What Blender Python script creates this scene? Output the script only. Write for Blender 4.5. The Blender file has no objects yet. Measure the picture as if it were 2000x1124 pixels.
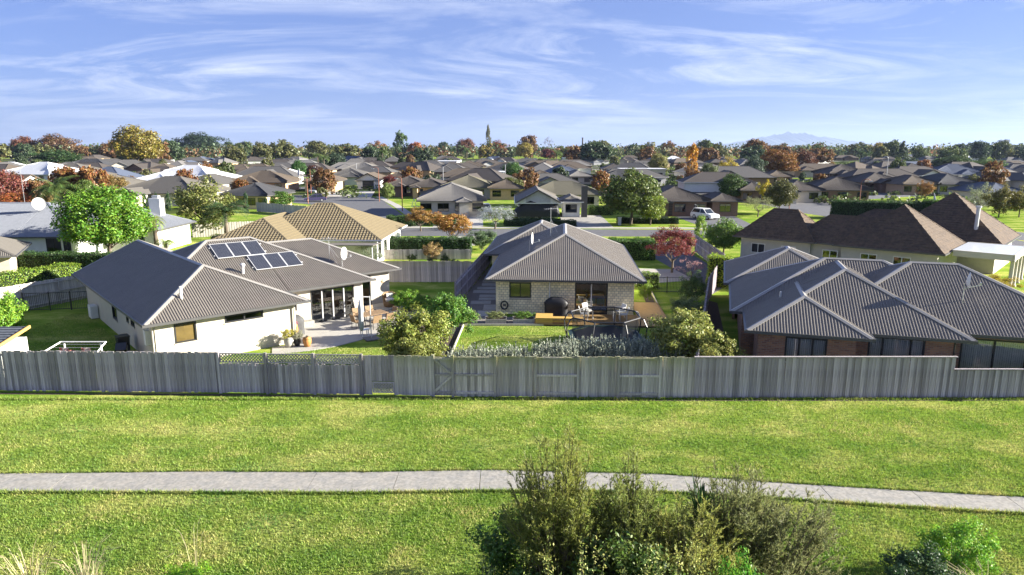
import bpy, math, random
import numpy as np
from mathutils import Vector, Matrix, Quaternion
R=math.radians; sin=math.sin; cos=math.cos
sc=bpy.context.scene; COL=sc.collection
# ------------------------------------------------------------------ camera
CAM_H=10.7; PITCH=R(11.53); F=1333.3
cam=bpy.data.cameras.new('camera'); co=bpy.data.objects.new('camera',cam); COL.objects.link(co)
co.location=(0,0,CAM_H); co.rotation_euler=(R(90)-PITCH,0,0)
cam.lens=24; cam.sensor_width=36; cam.clip_start=.1; cam.clip_end=90000
sc.camera=co
# ------------------------------------------------------------------ sky and sun
EL,AZ=R(18),R(2)                       # sun: from the right, a little behind the fence
S=Vector((cos(AZ)*cos(EL),sin(AZ)*cos(EL),sin(EL)))
w=bpy.data.worlds.new('World'); sc.world=w; w.use_nodes=True
nt=w.node_tree; nt.nodes.clear()
def wn(t,**k):
    n=nt.nodes.new(t)
    for a,b in k.items(): setattr(n,a,b)
    return n
def wl(a,b): nt.links.new(a,b)
sky=wn('ShaderNodeTexSky',sky_type='NISHITA',sun_disc=False,sun_elevation=EL,sun_rotation=math.atan2(S.x,S.y),altitude=0,air_density=1.0,dust_density=.05,ozone_density=3.5)
tint=wn('ShaderNodeMix',data_type='RGBA',blend_type='MULTIPLY'); tint.inputs[0].default_value=1
tint.inputs[7].default_value=(.34,.385,.63,1); wl(sky.outputs[0],tint.inputs[6])
even=wn('ShaderNodeMix',data_type='RGBA'); even.inputs[0].default_value=.45; wl(tint.outputs[2],even.inputs[6]); even.inputs[7].default_value=(1.3,1.85,3.9,1)
tc=wn('ShaderNodeTexCoord'); sep=wn('ShaderNodeSeparateXYZ'); wl(tc.outputs['Generated'],sep.inputs[0])
def math_(op,a,b=None,clamp=False):
    n=wn('ShaderNodeMath',operation=op); n.use_clamp=clamp
    for i,v in enumerate((a,b)):
        if v is None: continue
        if isinstance(v,(int,float)): n.inputs[i].default_value=v
        else: wl(v,n.inputs[i])
    return n.outputs[0]
zz=math_('MAXIMUM',math_('ADD',sep.outputs[2],.10),.03)
cx=math_('DIVIDE',sep.outputs[0],zz); cy=math_('DIVIDE',sep.outputs[1],zz)
cmb=wn('ShaderNodeCombineXYZ'); wl(cx,cmb.inputs[0]); wl(cy,cmb.inputs[1])
mp=wn('ShaderNodeMapping'); mp.inputs['Rotation'].default_value=(0,0,R(24)); mp.inputs['Scale'].default_value=(.42,.75,1); mp.inputs['Location'].default_value=(2.3,.9,0); wl(cmb.outputs[0],mp.inputs[0])
n1=wn('ShaderNodeTexNoise'); n1.inputs['Scale'].default_value=1.1; n1.inputs['Detail'].default_value=9; n1.inputs['Roughness'].default_value=.68; n1.inputs['Distortion'].default_value=1.6; wl(mp.outputs[0],n1.inputs[0])
mp2=wn('ShaderNodeMapping'); mp2.inputs['Location'].default_value=(6.6,3.1,0); mp2.inputs['Scale'].default_value=(.35,.3,1); wl(cmb.outputs[0],mp2.inputs[0])
n2=wn('ShaderNodeTexNoise'); n2.inputs['Scale'].default_value=1.0; n2.inputs['Detail'].default_value=3; wl(mp2.outputs[0],n2.inputs[0])
m1=wn('ShaderNodeMapRange'); m1.inputs[1].default_value=.45; m1.inputs[2].default_value=.76; wl(n1.outputs[0],m1.inputs[0])
m2=wn('ShaderNodeMapRange'); m2.inputs[1].default_value=.30; m2.inputs[2].default_value=.56; wl(n2.outputs[0],m2.inputs[0])
cl=math_('MULTIPLY',math_('MULTIPLY',m1.outputs[0],m2.outputs[0]),.85,True)
cm=wn('ShaderNodeMix',data_type='RGBA'); wl(cl,cm.inputs[0]); wl(even.outputs[2],cm.inputs[6]); cm.inputs[7].default_value=(4.6,4.9,5.5,1)
bg=wn('ShaderNodeBackground'); bg.inputs[1].default_value=.05; wl(cm.outputs[2],bg.inputs[0])
wo=wn('ShaderNodeOutputWorld'); wl(bg.outputs[0],wo.inputs[0])
sun=bpy.data.lights.new('sun','SUN'); sun.energy=5; sun.angle=R(.5); sun.color=(1,.945,.84)
so=bpy.data.objects.new('sun',sun); COL.objects.link(so); so.rotation_euler=S.to_track_quat('Z','Y').to_euler(); so.location=(60,10,60)
vs=sc.view_settings; vs.view_transform='Standard'; vs.look='None'; vs.exposure=2.25; vs.gamma=1; vs.use_curve_mapping=False
sc.render.engine='CYCLES'; sc.cycles.use_denoising=True; sc.cycles.max_bounces=5; sc.cycles.transparent_max_bounces=12
sc.cycles.diffuse_bounces=3; sc.cycles.glossy_bounces=3; sc.cycles.transmission_bounces=3; sc.cycles.volume_bounces=0
random.seed(7)
# ------------------------------------------------------------------ helpers
_c,_s=cos(PITCH),sin(PITCH)
def G(px,py,z=0.):
    "point of the photo -> place on the level plane at height z"
    a=(px-1000)/F; b=-(py-562)/F; t=(z-CAM_H)/(-_s+b*_c)
    return Vector((a*t,(_c+b*_s)*t,z))
def zat(py,y):
    "height of a point seen at row py that stands at distance y"
    b=-(py-562)/F; return CAM_H+y*(-_s+b*_c)/(_c+b*_s)
MATS={}
def mat(name,col,rough=.7,var=.12,scale=2.5,bump=0,bscale=30,spec=.3,metal=0,objrand=0,stretch=None,col2=None,sheen=0,emis=0):
    if name in MATS: return MATS[name]
    m=bpy.data.materials.new(name); m.use_nodes=True; t=m.node_tree; b=t.nodes['Principled BSDF']
    b.inputs['Roughness'].default_value=rough; b.inputs['Specular IOR Level'].default_value=spec; b.inputs['Metallic'].default_value=metal
    tc=t.nodes.new('ShaderNodeTexCoord'); vec=tc.outputs['Object']
    if stretch:
        mpn=t.nodes.new('ShaderNodeMapping'); mpn.inputs['Scale'].default_value=stretch; t.links.new(vec,mpn.inputs[0]); vec=mpn.outputs[0]
    no=t.nodes.new('ShaderNodeTexNoise'); no.inputs['Scale'].default_value=scale; no.inputs['Detail'].default_value=6; no.inputs['Roughness'].default_value=.65
    t.links.new(vec,no.inputs[0])
    mr=t.nodes.new('ShaderNodeMapRange'); mr.inputs[1].default_value=.3; mr.inputs[2].default_value=.7; mr.inputs[3].default_value=1-var; mr.inputs[4].default_value=1+var
    t.links.new(no.outputs[0],mr.inputs[0]); fac=mr.outputs[0]
    if objrand:
        oi=t.nodes.new('ShaderNodeObjectInfo'); m2=t.nodes.new('ShaderNodeMapRange'); m2.inputs[3].default_value=1-objrand; m2.inputs[4].default_value=1+objrand
        t.links.new(oi.outputs['Random'],m2.inputs[0]); mm=t.nodes.new('ShaderNodeMath'); mm.operation='MULTIPLY'; t.links.new(fac,mm.inputs[0]); t.links.new(m2.outputs[0],mm.inputs[1]); fac=mm.outputs[0]
    mx=t.nodes.new('ShaderNodeMix'); mx.data_type='RGBA'; mx.blend_type='MULTIPLY'; mx.inputs[0].default_value=1
    if col2:
        n3=t.nodes.new('ShaderNodeTexNoise'); n3.inputs['Scale'].default_value=scale*.35; n3.inputs['Detail'].default_value=5; t.links.new(vec,n3.inputs[0])
        r3=t.nodes.new('ShaderNodeMapRange'); r3.inputs[1].default_value=.42; r3.inputs[2].default_value=.62; t.links.new(n3.outputs[0],r3.inputs[0])
        cc=t.nodes.new('ShaderNodeMix'); cc.data_type='RGBA'; cc.inputs[6].default_value=(*col,1); cc.inputs[7].default_value=(*col2,1); t.links.new(r3.outputs[0],cc.inputs[0]); t.links.new(cc.outputs[2],mx.inputs[6])
    else: mx.inputs[6].default_value=(*col,1)
    t.links.new(fac,mx.inputs[7]); t.links.new(mx.outputs[2],b.inputs['Base Color'])
    if bump:
        nb=t.nodes.new('ShaderNodeTexNoise'); nb.inputs['Scale'].default_value=bscale; nb.inputs['Detail'].default_value=4; t.links.new(vec,nb.inputs[0])
        bp=t.nodes.new('ShaderNodeBump'); bp.inputs['Strength'].default_value=bump; bp.inputs['Distance'].default_value=.03; t.links.new(nb.outputs[0],bp.inputs['Height']); t.links.new(bp.outputs[0],b.inputs['Normal'])
    MATS[name]=m; return m
def leafmat(name,trans=.35,var=.45,rough=.5,hue=.04):
    "foliage: object colour varied leaf by leaf, some light passes through"
    if name in MATS: return MATS[name]
    m=bpy.data.materials.new(name); m.use_nodes=True; t=m.node_tree; t.nodes.clear()
    oi=t.nodes.new('ShaderNodeObjectInfo'); ge=t.nodes.new('ShaderNodeNewGeometry')
    mr=t.nodes.new('ShaderNodeMapRange'); mr.inputs[3].default_value=1-var; mr.inputs[4].default_value=1+var; t.links.new(ge.outputs['Random Per Island'],mr.inputs[0])
    w2=t.nodes.new('ShaderNodeTexWhiteNoise'); w2.noise_dimensions='1D'; t.links.new(ge.outputs['Random Per Island'],w2.inputs['W'])
    hm=t.nodes.new('ShaderNodeMapRange'); hm.inputs[3].default_value=.5-hue; hm.inputs[4].default_value=.5+hue*.6; t.links.new(w2.outputs[0],hm.inputs[0])
    hs=t.nodes.new('ShaderNodeHueSaturation'); t.links.new(oi.outputs['Color'],hs.inputs['Color']); t.links.new(hm.outputs[0],hs.inputs['Hue']); t.links.new(mr.outputs[0],hs.inputs['Value'])
    d=t.nodes.new('ShaderNodeBsdfDiffuse'); tr=t.nodes.new('ShaderNodeBsdfTranslucent'); g=t.nodes.new('ShaderNodeBsdfGlossy'); g.inputs['Roughness'].default_value=rough; g.inputs[0].default_value=(.8,.8,.8,1)
    t.links.new(hs.outputs[0],d.inputs[0]); t.links.new(hs.outputs[0],tr.inputs[0])
    a=t.nodes.new('ShaderNodeMixShader'); a.inputs[0].default_value=trans; t.links.new(d.outputs[0],a.inputs[1]); t.links.new(tr.outputs[0],a.inputs[2])
    b=t.nodes.new('ShaderNodeMixShader'); b.inputs[0].default_value=.03; t.links.new(a.outputs[0],b.inputs[1]); t.links.new(g.outputs[0],b.inputs[2])
    o=t.nodes.new('ShaderNodeOutputMaterial'); t.links.new(b.outputs[0],o.inputs[0])
    MATS[name]=m; return m
def glassmat(name,tint=(.5,.55,.55),refl=.12):
    if name in MATS: return MATS[name]
    m=bpy.data.materials.new(name); m.use_nodes=True; t=m.node_tree; t.nodes.clear()
    tr=t.nodes.new('ShaderNodeBsdfTransparent'); tr.inputs[0].default_value=(*tint,1)
    g=t.nodes.new('ShaderNodeBsdfGlossy'); g.inputs['Roughness'].default_value=.03; g.inputs[0].default_value=(.9,.9,.9,1)
    fr=t.nodes.new('ShaderNodeFresnel'); fr.inputs[0].default_value=1.5
    ad=t.nodes.new('ShaderNodeMath'); ad.operation='ADD'; ad.use_clamp=True; ad.inputs[1].default_value=refl-.04; t.links.new(fr.outputs[0],ad.inputs[0])
    mx=t.nodes.new('ShaderNodeMixShader'); t.links.new(ad.outputs[0],mx.inputs[0]); t.links.new(tr.outputs[0],mx.inputs[1]); t.links.new(g.outputs[0],mx.inputs[2])
    o=t.nodes.new('ShaderNodeOutputMaterial'); t.links.new(mx.outputs[0],o.inputs[0]); MATS[name]=m; return m
class MB:
    def __init__(s): s.v=[]; s.f=[]; s.m=[]; s.k=0
    def add(s,vs,fs):
        n=len(s.v); s.v+=[tuple(p) for p in vs]; s.f+=[tuple(i+n for i in f) for f in fs]; s.m+=[s.k]*len(fs); return s
    def box(s,c,d,rz=0,top=1.0,rx=0):
        x,y,z=d[0]/2,d[1]/2,d[2]/2; ca,sa=cos(rz),sin(rz); P=[]
        for k,(i,j,l) in enumerate([(-1,-1,-1),(1,-1,-1),(1,1,-1),(-1,1,-1),(-1,-1,1),(1,-1,1),(1,1,1),(-1,1,1)]):
            t=top if l>0 else 1
            a,b,e=i*x*t,j*y*t,l*z
            if rx: b,e=b*cos(rx)-e*sin(rx),b*sin(rx)+e*cos(rx)
            P.append((c[0]+a*ca-b*sa,c[1]+a*sa+b*ca,c[2]+e))
        return s.add(P,[(3,2,1,0),(4,5,6,7),(0,1,5,4),(1,2,6,5),(2,3,7,6),(3,0,4,7)])
    def bx(s,x0,x1,y0,y1,z0,z1): return s.box(((x0+x1)/2,(y0+y1)/2,(z0+z1)/2),(x1-x0,y1-y0,z1-z0))
    def tube(s,p,q,r,r2=None,n=8,cap=True):
        p,q=Vector(p),Vector(q); r2=r if r2 is None else r2; e=(q-p).normalized()
        a=e.orthogonal().normalized(); b=e.cross(a); P=[]
        for c,rr in ((p,r),(q,r2)):
            for i in range(n): t=2*math.pi*i/n; P.append(c+(a*cos(t)+b*sin(t))*rr)
        fs=[(i,(i+1)%n,n+(i+1)%n,n+i) for i in range(n)]
        if cap: fs+=[tuple(range(n-1,-1,-1)),tuple(range(n,2*n))]
        return s.add(P,fs)
    def path(s,pts,r,n=6):
        for a,b in zip(pts[:-1],pts[1:]): s.tube(a,b,r,n=n)
        return s
    def bar(s,p,q,w,h,up=(0,0,1)):
        p,q=Vector(p),Vector(q); e=(q-p).normalized(); a=e.cross(Vector(up)); a=a.normalized() if a.length>1e-4 else Vector((1,0,0)); b=a.cross(e)
        P=[c+a*i*w/2+b*j*h/2 for c in (p,q) for i,j in ((-1,-1),(1,-1),(1,1),(-1,1))]
        return s.add(P,[(0,1,2,3),(7,6,5,4),(0,4,5,1),(1,5,6,2),(2,6,7,3),(3,7,4,0)])
    def prism(s,poly,z0,z1):
        n=len(poly); P=[(x,y,z0) for x,y in poly]+[(x,y,z1) for x,y in poly]
        return s.add(P,[tuple(range(n-1,-1,-1)),tuple(range(n,2*n))]+[(i,(i+1)%n,n+(i+1)%n,n+i) for i in range(n)])
    def poly(s,pts): return s.add(pts,[tuple(range(len(pts)))])
    def lathe(s,prof,c=(0,0,0),n=12):
        P=[(c[0]+r*cos(2*math.pi*i/n),c[1]+r*sin(2*math.pi*i/n),c[2]+z) for r,z in prof for i in range(n)]
        fs=[(k*n+i,k*n+(i+1)%n,(k+1)*n+(i+1)%n,(k+1)*n+i) for k in range(len(prof)-1) for i in range(n)]
        fs+=[tuple(range(n-1,-1,-1)),tuple(range((len(prof)-1)*n,len(prof)*n))]
        return s.add(P,fs)
    def mesh(s,name,mats,smooth=False):
        me=bpy.data.meshes.new(name); me.from_pydata(s.v,[],s.f)
        for m in (mats if isinstance(mats,(list,tuple)) else [mats]): me.materials.append(m)
        if any(s.m): me.polygons.foreach_set('material_index',s.m)
        if smooth: me.polygons.foreach_set('use_smooth',[True]*len(s.f))
        me.update(); return me
    def build(s,name,mats,parent=None,smooth=False,loc=None):
        return link(name,s.mesh(name,mats,smooth),parent,loc)
def link(name,me,parent=None,loc=None,rz=0):
    o=bpy.data.objects.new(name,me); COL.objects.link(o)
    if parent: o.parent=parent
    if loc is not None: o.location=loc
    if rz: o.rotation_euler[2]=rz
    return o
def tag(o,label=None,cat=None,group=None,kind=None):
    if label: o['label']=label
    if cat: o['category']=cat
    if group: o['group']=group
    if kind: o['kind']=kind
    return o
def T(name,label,cat,loc=(0,0,0),rz=0,group=None):
    o=bpy.data.objects.new(name,None); o.empty_display_size=.2; COL.objects.link(o); o.location=loc; o.rotation_euler[2]=rz
    return tag(o,label,cat,group)
def struct(name,mb,m,parent=None):
    return tag(mb.build(name,m,parent),kind='structure')
def npmesh(name,V,nper,mats,idx=None):
    "V (n*nper,3): n separate faces of nper corners"
    V=np.asarray(V,dtype=np.float32).reshape(-1,3); n=len(V)//nper
    me=bpy.data.meshes.new(name); me.vertices.add(len(V)); me.vertices.foreach_set('co',V.ravel())
    me.loops.add(len(V)); me.loops.foreach_set('vertex_index',np.arange(len(V),dtype=np.int32))
    me.polygons.add(n); me.polygons.foreach_set('loop_start',np.arange(0,len(V),nper,dtype=np.int32))
    for m in mats: me.materials.append(m)
    me.update(calc_edges=True); me.validate(); return me
# ------------------------------------------------------------------ materials
m_roof=mat('charcoal_roofing',(.155,.137,.114),.45,.10,1.2,spec=.4)
m_cap=mat('roof_flashing',(.26,.245,.22),.35,.08,2,spec=.5)
m_gutter=mat('gutter_charcoal',(.08,.078,.076),.4,.1)
m_cream=mat('cream_render',(.50,.455,.37),.85,.05,1.5,bump=.15,bscale=60)
m_white=mat('white_paint',(.66,.65,.61),.6,.05)
m_soffit=mat('soffit_board',(.6,.58,.54),.8,.05)
m_dark=mat('dark_joinery',(.028,.028,.03),.35,.1,spec=.5)
m_alu=mat('pale_aluminium',(.45,.45,.45),.4,.05,spec=.5)
m_glass=glassmat('window_glass',(.88,.9,.9),.10); m_glassd=glassmat('far_glass',(.06,.07,.08),.14)
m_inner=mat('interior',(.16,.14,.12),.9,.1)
m_conc=mat('concrete',(.30,.28,.24),.85,.28,9,bump=.4,bscale=60,col2=(.25,.24,.215))
m_conc2=mat('pale_concrete',(.36,.34,.30),.85,.10,1.5,bump=.1,bscale=60)
m_asph=mat('asphalt',(.10,.10,.105),.9,.18,1.2,bump=.2,bscale=80)
m_soil=mat('bark_soil',(.075,.055,.04),.95,.4,8,bump=.8,bscale=25)
m_gravel=mat('grey_gravel',(.19,.17,.15),.95,.4,30,bump=.8,bscale=45)
m_metal=mat('galvanised',(.5,.5,.5),.35,.1,metal=.6)
m_black=mat('black_metal',(.02,.02,.022),.4,.1,spec=.5)
m_leaf=leafmat('foliage'); m_leafs=leafmat('soft_foliage',.3,.55,.6,.05); m_needle=leafmat('needle_foliage',.5,.5,.6,.03)
m_bark=mat('bark',(.12,.095,.07),.9,.3,6,bump=.6,bscale=20,stretch=(1,1,.3))
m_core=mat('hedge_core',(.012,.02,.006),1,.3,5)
m_cover=mat('black_cover',(.018,.018,.02),.55,.2,4,bump=.5,bscale=6)
m_wicker=mat('wicker',(.23,.15,.08),.7,.3,40,bump=.6,bscale=90)
m_terra=mat('terracotta',(.42,.19,.06),.5,.2,6)
m_timber=mat('golden_timber',(.48,.30,.08),.6,.2,3,stretch=(1,8,8))
m_deck=mat('deck_timber',(.34,.22,.09),.7,.25,3,stretch=(1,10,8),objrand=.1)
def fence_material(name,col,moss):
    m=mat(name,col,.9,.45,3.0,bump=.5,bscale=18,stretch=(14,14,.4),objrand=.33)
    t=m.node_tree; b=t.nodes['Principled BSDF']; old=b.inputs['Base Color'].links[0].from_socket
    tc=t.nodes.new('ShaderNodeTexCoord'); ge=t.nodes.new('ShaderNodeNewGeometry'); sp=t.nodes.new('ShaderNodeSeparateXYZ'); t.links.new(ge.outputs['Position'],sp.inputs[0])
    no=t.nodes.new('ShaderNodeTexNoise'); no.inputs['Scale'].default_value=1.3; no.inputs['Detail'].default_value=5; t.links.new(ge.outputs['Position'],no.inputs[0])
    mr=t.nodes.new('ShaderNodeMapRange'); mr.inputs[1].default_value=1.15; mr.inputs[2].default_value=1.95; t.links.new(sp.outputs[2],mr.inputs[0])
    mu=t.nodes.new('ShaderNodeMath'); mu.operation='MULTIPLY'; t.links.new(mr.outputs[0],mu.inputs[0]); t.links.new(no.outputs[0],mu.inputs[1])
    m2=t.nodes.new('ShaderNodeMath'); m2.operation='MULTIPLY'; m2.use_clamp=True; t.links.new(mu.outputs[0],m2.inputs[0]); m2.inputs[1].default_value=moss
    mx=t.nodes.new('ShaderNodeMix'); mx.data_type='RGBA'; t.links.new(m2.outputs[0],mx.inputs[0]); t.links.new(old,mx.inputs[6]); mx.inputs[7].default_value=(.26,.27,.06,1); t.links.new(mx.outputs[2],b.inputs['Base Color'])
    return m
m_fence=fence_material('weathered_paling',(.37,.325,.345),.25)
m_fence2=fence_material('mossy_paling',(.46,.41,.39),1.25)
m_fence3=mat('pale_paling',(.42,.39,.34),.9,.25,3,stretch=(6,6,.9),objrand=.15)
def brick_material(name,c1,c2,mortar,bw,bh,scale=1.0,bias=0.):
    m=bpy.data.materials.new(name); m.use_nodes=True; t=m.node_tree; b=t.nodes['Principled BSDF']; b.inputs['Roughness'].default_value=.85
    tc=t.nodes.new('ShaderNodeTexCoord'); sp=t.nodes.new('ShaderNodeSeparateXYZ'); t.links.new(tc.outputs['Object'],sp.inputs[0])
    ad=t.nodes.new('ShaderNodeMath'); ad.operation='ADD'; t.links.new(sp.outputs[0],ad.inputs[0]); t.links.new(sp.outputs[1],ad.inputs[1])
    cb=t.nodes.new('ShaderNodeCombineXYZ'); t.links.new(ad.outputs[0],cb.inputs[0]); t.links.new(sp.outputs[2],cb.inputs[1])
    br=t.nodes.new('ShaderNodeTexBrick'); br.inputs['Scale'].default_value=scale; br.inputs['Brick Width'].default_value=bw; br.inputs['Row Height'].default_value=bh; br.inputs['Mortar Size'].default_value=.008; br.inputs['Bias'].default_value=bias
    br.inputs['Color1'].default_value=(*c1,1); br.inputs['Color2'].default_value=(*c2,1); br.inputs['Mortar'].default_value=(*mortar,1)
    t.links.new(cb.outputs[0],br.inputs['Vector']); t.links.new(br.outputs['Color'],b.inputs['Base Color'])
    bp=t.nodes.new('ShaderNodeBump'); bp.inputs['Strength'].default_value=.5; bp.inputs['Distance'].default_value=.01; bp.invert=True; t.links.new(br.outputs['Fac'],bp.inputs['Height']); t.links.new(bp.outputs[0],b.inputs['Normal'])
    MATS[name]=m; return m
m_brick=brick_material('red_brown_brick',(.40,.20,.11),(.22,.11,.075),(.28,.24,.2),.23,.085)
m_brickc=brick_material('cream_brick',(.5,.42,.3),(.4,.33,.24),(.4,.37,.32),.23,.085)
m_brickb=brick_material('brown_brick',(.2,.11,.07),(.14,.08,.055),(.2,.17,.14),.23,.085)
def ground_material():
    m=bpy.data.materials.new('mown_grass'); m.use_nodes=True; t=m.node_tree; b=t.nodes['Principled BSDF']; b.inputs['Roughness'].default_value=.9; b.inputs['Specular IOR Level'].default_value=0
    ge=t.nodes.new('ShaderNodeNewGeometry')
    def noise(s,d,ro=.6,sx=1,sy=1):
        mpn=t.nodes.new('ShaderNodeMapping'); mpn.inputs['Scale'].default_value=(sx,sy,1); t.links.new(ge.outputs['Position'],mpn.inputs[0])
        n=t.nodes.new('ShaderNodeTexNoise'); n.inputs['Scale'].default_value=s; n.inputs['Detail'].default_value=d; n.inputs['Roughness'].default_value=ro; t.links.new(mpn.outputs[0],n.inputs[0]); return n.outputs[0]
    def ramp(x,stops):
        r=t.nodes.new('ShaderNodeValToRGB'); r.color_ramp.elements[0].position=stops[0][0]; r.color_ramp.elements[0].color=(*stops[0][1],1); r.color_ramp.elements[1].position=stops[-1][0]; r.color_ramp.elements[1].color=(*stops[-1][1],1)
        for p,c in stops[1:-1]: e=r.color_ramp.elements.new(p); e.color=(*c,1)
        t.links.new(x,r.inputs[0]); return r.outputs[0]
    a=ramp(noise(.35,6,.65,.6,1.3),[(.36,(.105,.195,.022)),(.5,(.19,.265,.04)),(.62,(.35,.36,.10))])
    bcol=ramp(noise(14,5,.7),[(.3,(.45,.5,.4)),(.5,(1,1,1)),(.7,(1.45,1.4,1.3))])
    mx=t.nodes.new('ShaderNodeMix'); mx.data_type='RGBA'; mx.blend_type='MULTIPLY'; mx.inputs[0].default_value=1; t.links.new(a,mx.inputs[6]); t.links.new(bcol,mx.inputs[7])
    dry=ramp(noise(.9,7,.75,.5,1),[(.60,(0,0,0)),(.74,(1,1,1))])
    mx2=t.nodes.new('ShaderNodeMix'); mx2.data_type='RGBA'; t.links.new(dry,mx2.inputs[0]); t.links.new(mx.outputs[2],mx2.inputs[6]); mx2.inputs[7].default_value=(.36,.30,.12,1)
    t.links.new(mx2.outputs[2],b.inputs['Base Color'])
    bp=t.nodes.new('ShaderNodeBump'); bp.inputs['Strength'].default_value=.7; bp.inputs['Distance'].default_value=.05; t.links.new(noise(16,4,.7),bp.inputs['Height']); t.links.new(bp.outputs[0],b.inputs['Normal'])
    MATS['grass']=m; return m
m_grass=ground_material()
# ------------------------------------------------------------------ ground, roads
FAR=26000
struct('ground',MB().poly([(-FAR,-200,0),(FAR,-200,0),(FAR,FAR,0),(-FAR,FAR,0)]),m_grass)
def sheet(name,pts,m,z=.004,kind='structure'):
    return tag(MB().prism([(p[0],p[1]) for p in pts],-.2,z).build(name,m),kind=kind)
def px(*l): return [G(x,y)[:2] for x,y in l]
sheet('street',[(-70,158),(-42,155),(-31,153.5),(-27,143.5),(-23.2,130.5),(-16.8,108),(-14,94),(-14,84.5),(-27,84.5),(-26,100),(-30,118),(-38,132),(-50,143),(-72,148)],m_asph)
sheet('street',[(-14.01,93),(24,91),(40,86),(60,82),(60,75),(40,79),(20,84),(-14.01,84.5)],m_asph,.005)
sheet('pavement',[(-30.6,154.5),(-22.8,130.6),(-16.4,108.2),(-14,94.7),(-12.8,94.7),(-15,108.4),(-21.4,131),(-29.2,154.5)],m_conc2,.03)
sheet('street',[(48,150),(120,185),(240,210),(240,200),(122,176),(66,140),(58,118),(62,95),(70,82),(62,78),(54,92),(49,115)],m_asph)
sheet('street',[(-120,215),(60,240),(240,250),(240,244),(60,233),(-120,208)],m_asph)
fp=[(-20,93.2),(24,92.2),(41,87.2),(60,83.4),(60,84.8),(41.4,88.6),(24.3,93.6),(-20,94.6)]
sheet('pavement',fp,m_conc2,.03)
sheet('driveway',[(-13,116),(-5,116),(-4,94.6),(-11,94.6)],m_conc2,.012)
sheet('driveway',[(8,113),(14.5,113),(14,94),(6.5,94)],m_conc,.012)
sheet('driveway',[(26,112),(36,112),(33.5,90.5),(26.5,93.5)],m_asph,.012)
sheet('driveway',[(-50,176),(-35,176),(-31.5,154),(-44,155)],m_conc2,.012)
# driveway right of the middle house
sheet('driveway',[(9.6,61.5),(14.6,60.5),(15.2,55.5),(9.4,53.5)],m_conc2,.012)
sheet('driveway',[(14.6,60.5),(13.6,74),(18.6,80),(18.5,60),(16.3,52),(14.4,49),(15.2,55.5)],m_asph,.010)
sheet('driveway',[(-8,84),(-3.5,84),(-4,76),(-8,76)],m_conc2,.012)
# public footpath in the reserve: slabs with joints
PATH=[(-40,20.35,21.75),(-30,20.15,21.45),(-17,19.95,21.15),(-11,19.93,21.29),(-5,19.9,21.26),(-.7,20.03,21.4),(4.9,19.95,21.11),(8.2,19.58,20.6),(11.2,19.15,20.16),(15.6,18.6,19.62),(22,17.9,19.0),(30,17.1,18.2)]
def path_y(x):
    for a,b in zip(PATH[:-1],PATH[1:]):
        if a[0]<=x<=b[0]:
            t=(x-a[0])/(b[0]-a[0]); return a[1]+(b[1]-a[1])*t,a[2]+(b[2]-a[2])*t
    return PATH[0][1:] if x<0 else PATH[-1][1:]
pth=bpy.data.objects.new('footpath',None); COL.objects.link(pth); tag(pth,kind='structure')
xj=-38.; k=0
while xj<29:
    L_=2.75 if xj>-15 else 2.9
    P=[]
    xs=[xj+.008+(L_-.016)*i/6 for i in range(7)]
    for x in xs: P.append((x+random.uniform(-.01,.01),path_y(x)[0]+random.uniform(-.015,.015)))
    for x in xs[::-1]: P.append((x,path_y(x)[1]+random.uniform(-.015,.015)))
    MB().prism(P,-.1,.03+random.uniform(-.004,.006)).build('slab',m_conc,pth); xj+=L_
# yards, paths and paving of the suburb behind
def yard_material():
    m=bpy.data.materials.new('suburb_yards'); m.use_nodes=True; t=m.node_tree; b=t.nodes['Principled BSDF']; b.inputs['Roughness'].default_value=.95; b.inputs['Specular IOR Level'].default_value=0
    ge=t.nodes.new('ShaderNodeNewGeometry'); v=t.nodes.new('ShaderNodeTexVoronoi'); v.inputs['Scale'].default_value=.11; t.links.new(ge.outputs['Position'],v.inputs['Vector'])
    sp=t.nodes.new('ShaderNodeSeparateColor'); t.links.new(v.outputs['Color'],sp.inputs[0]); r=t.nodes.new('ShaderNodeValToRGB'); r.color_ramp.interpolation='CONSTANT'; e=r.color_ramp.elements
    e[0].position=0; e[0].color=(.045,.065,.02,1); e[1].position=.85; e[1].color=(.16,.22,.03,1)
    for p,c in ((.3,(.09,.085,.08)),(.5,(.06,.08,.025)),(.7,(.2,.19,.17))): q=e.new(p); q.color=(*c,1)
    t.links.new(sp.outputs[0],r.inputs[0]); no=t.nodes.new('ShaderNodeTexNoise'); no.inputs['Scale'].default_value=.8; no.inputs['Detail'].default_value=6; t.links.new(ge.outputs['Position'],no.inputs[0])
    mx=t.nodes.new('ShaderNodeMix'); mx.data_type='RGBA'; mx.blend_type='MULTIPLY'; mx.inputs[0].default_value=.8; t.links.new(r.outputs[0],mx.inputs[6]); t.links.new(no.outputs[0],mx.inputs[7]); 
    g=t.nodes.new('ShaderNodeMix'); g.data_type='RGBA'; g.blend_type='MULTIPLY'; g.inputs[0].default_value=1; g.inputs[7].default_value=(1.7,1.7,1.7,1); t.links.new(mx.outputs[2],g.inputs[6]); t.links.new(g.outputs[2],b.inputs['Base Color']); return m
m_yard=yard_material()
struct('suburb_ground',MB().poly([(-620,156,.002),(620,156,.002),(620,720,.002),(-620,720,.002)]),m_yard)
struct('suburb_ground',MB().poly([(-150,104,.002),(-52,104,.002),(-52,155.9,.002),(-150,155.9,.002)]),m_yard)
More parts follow.
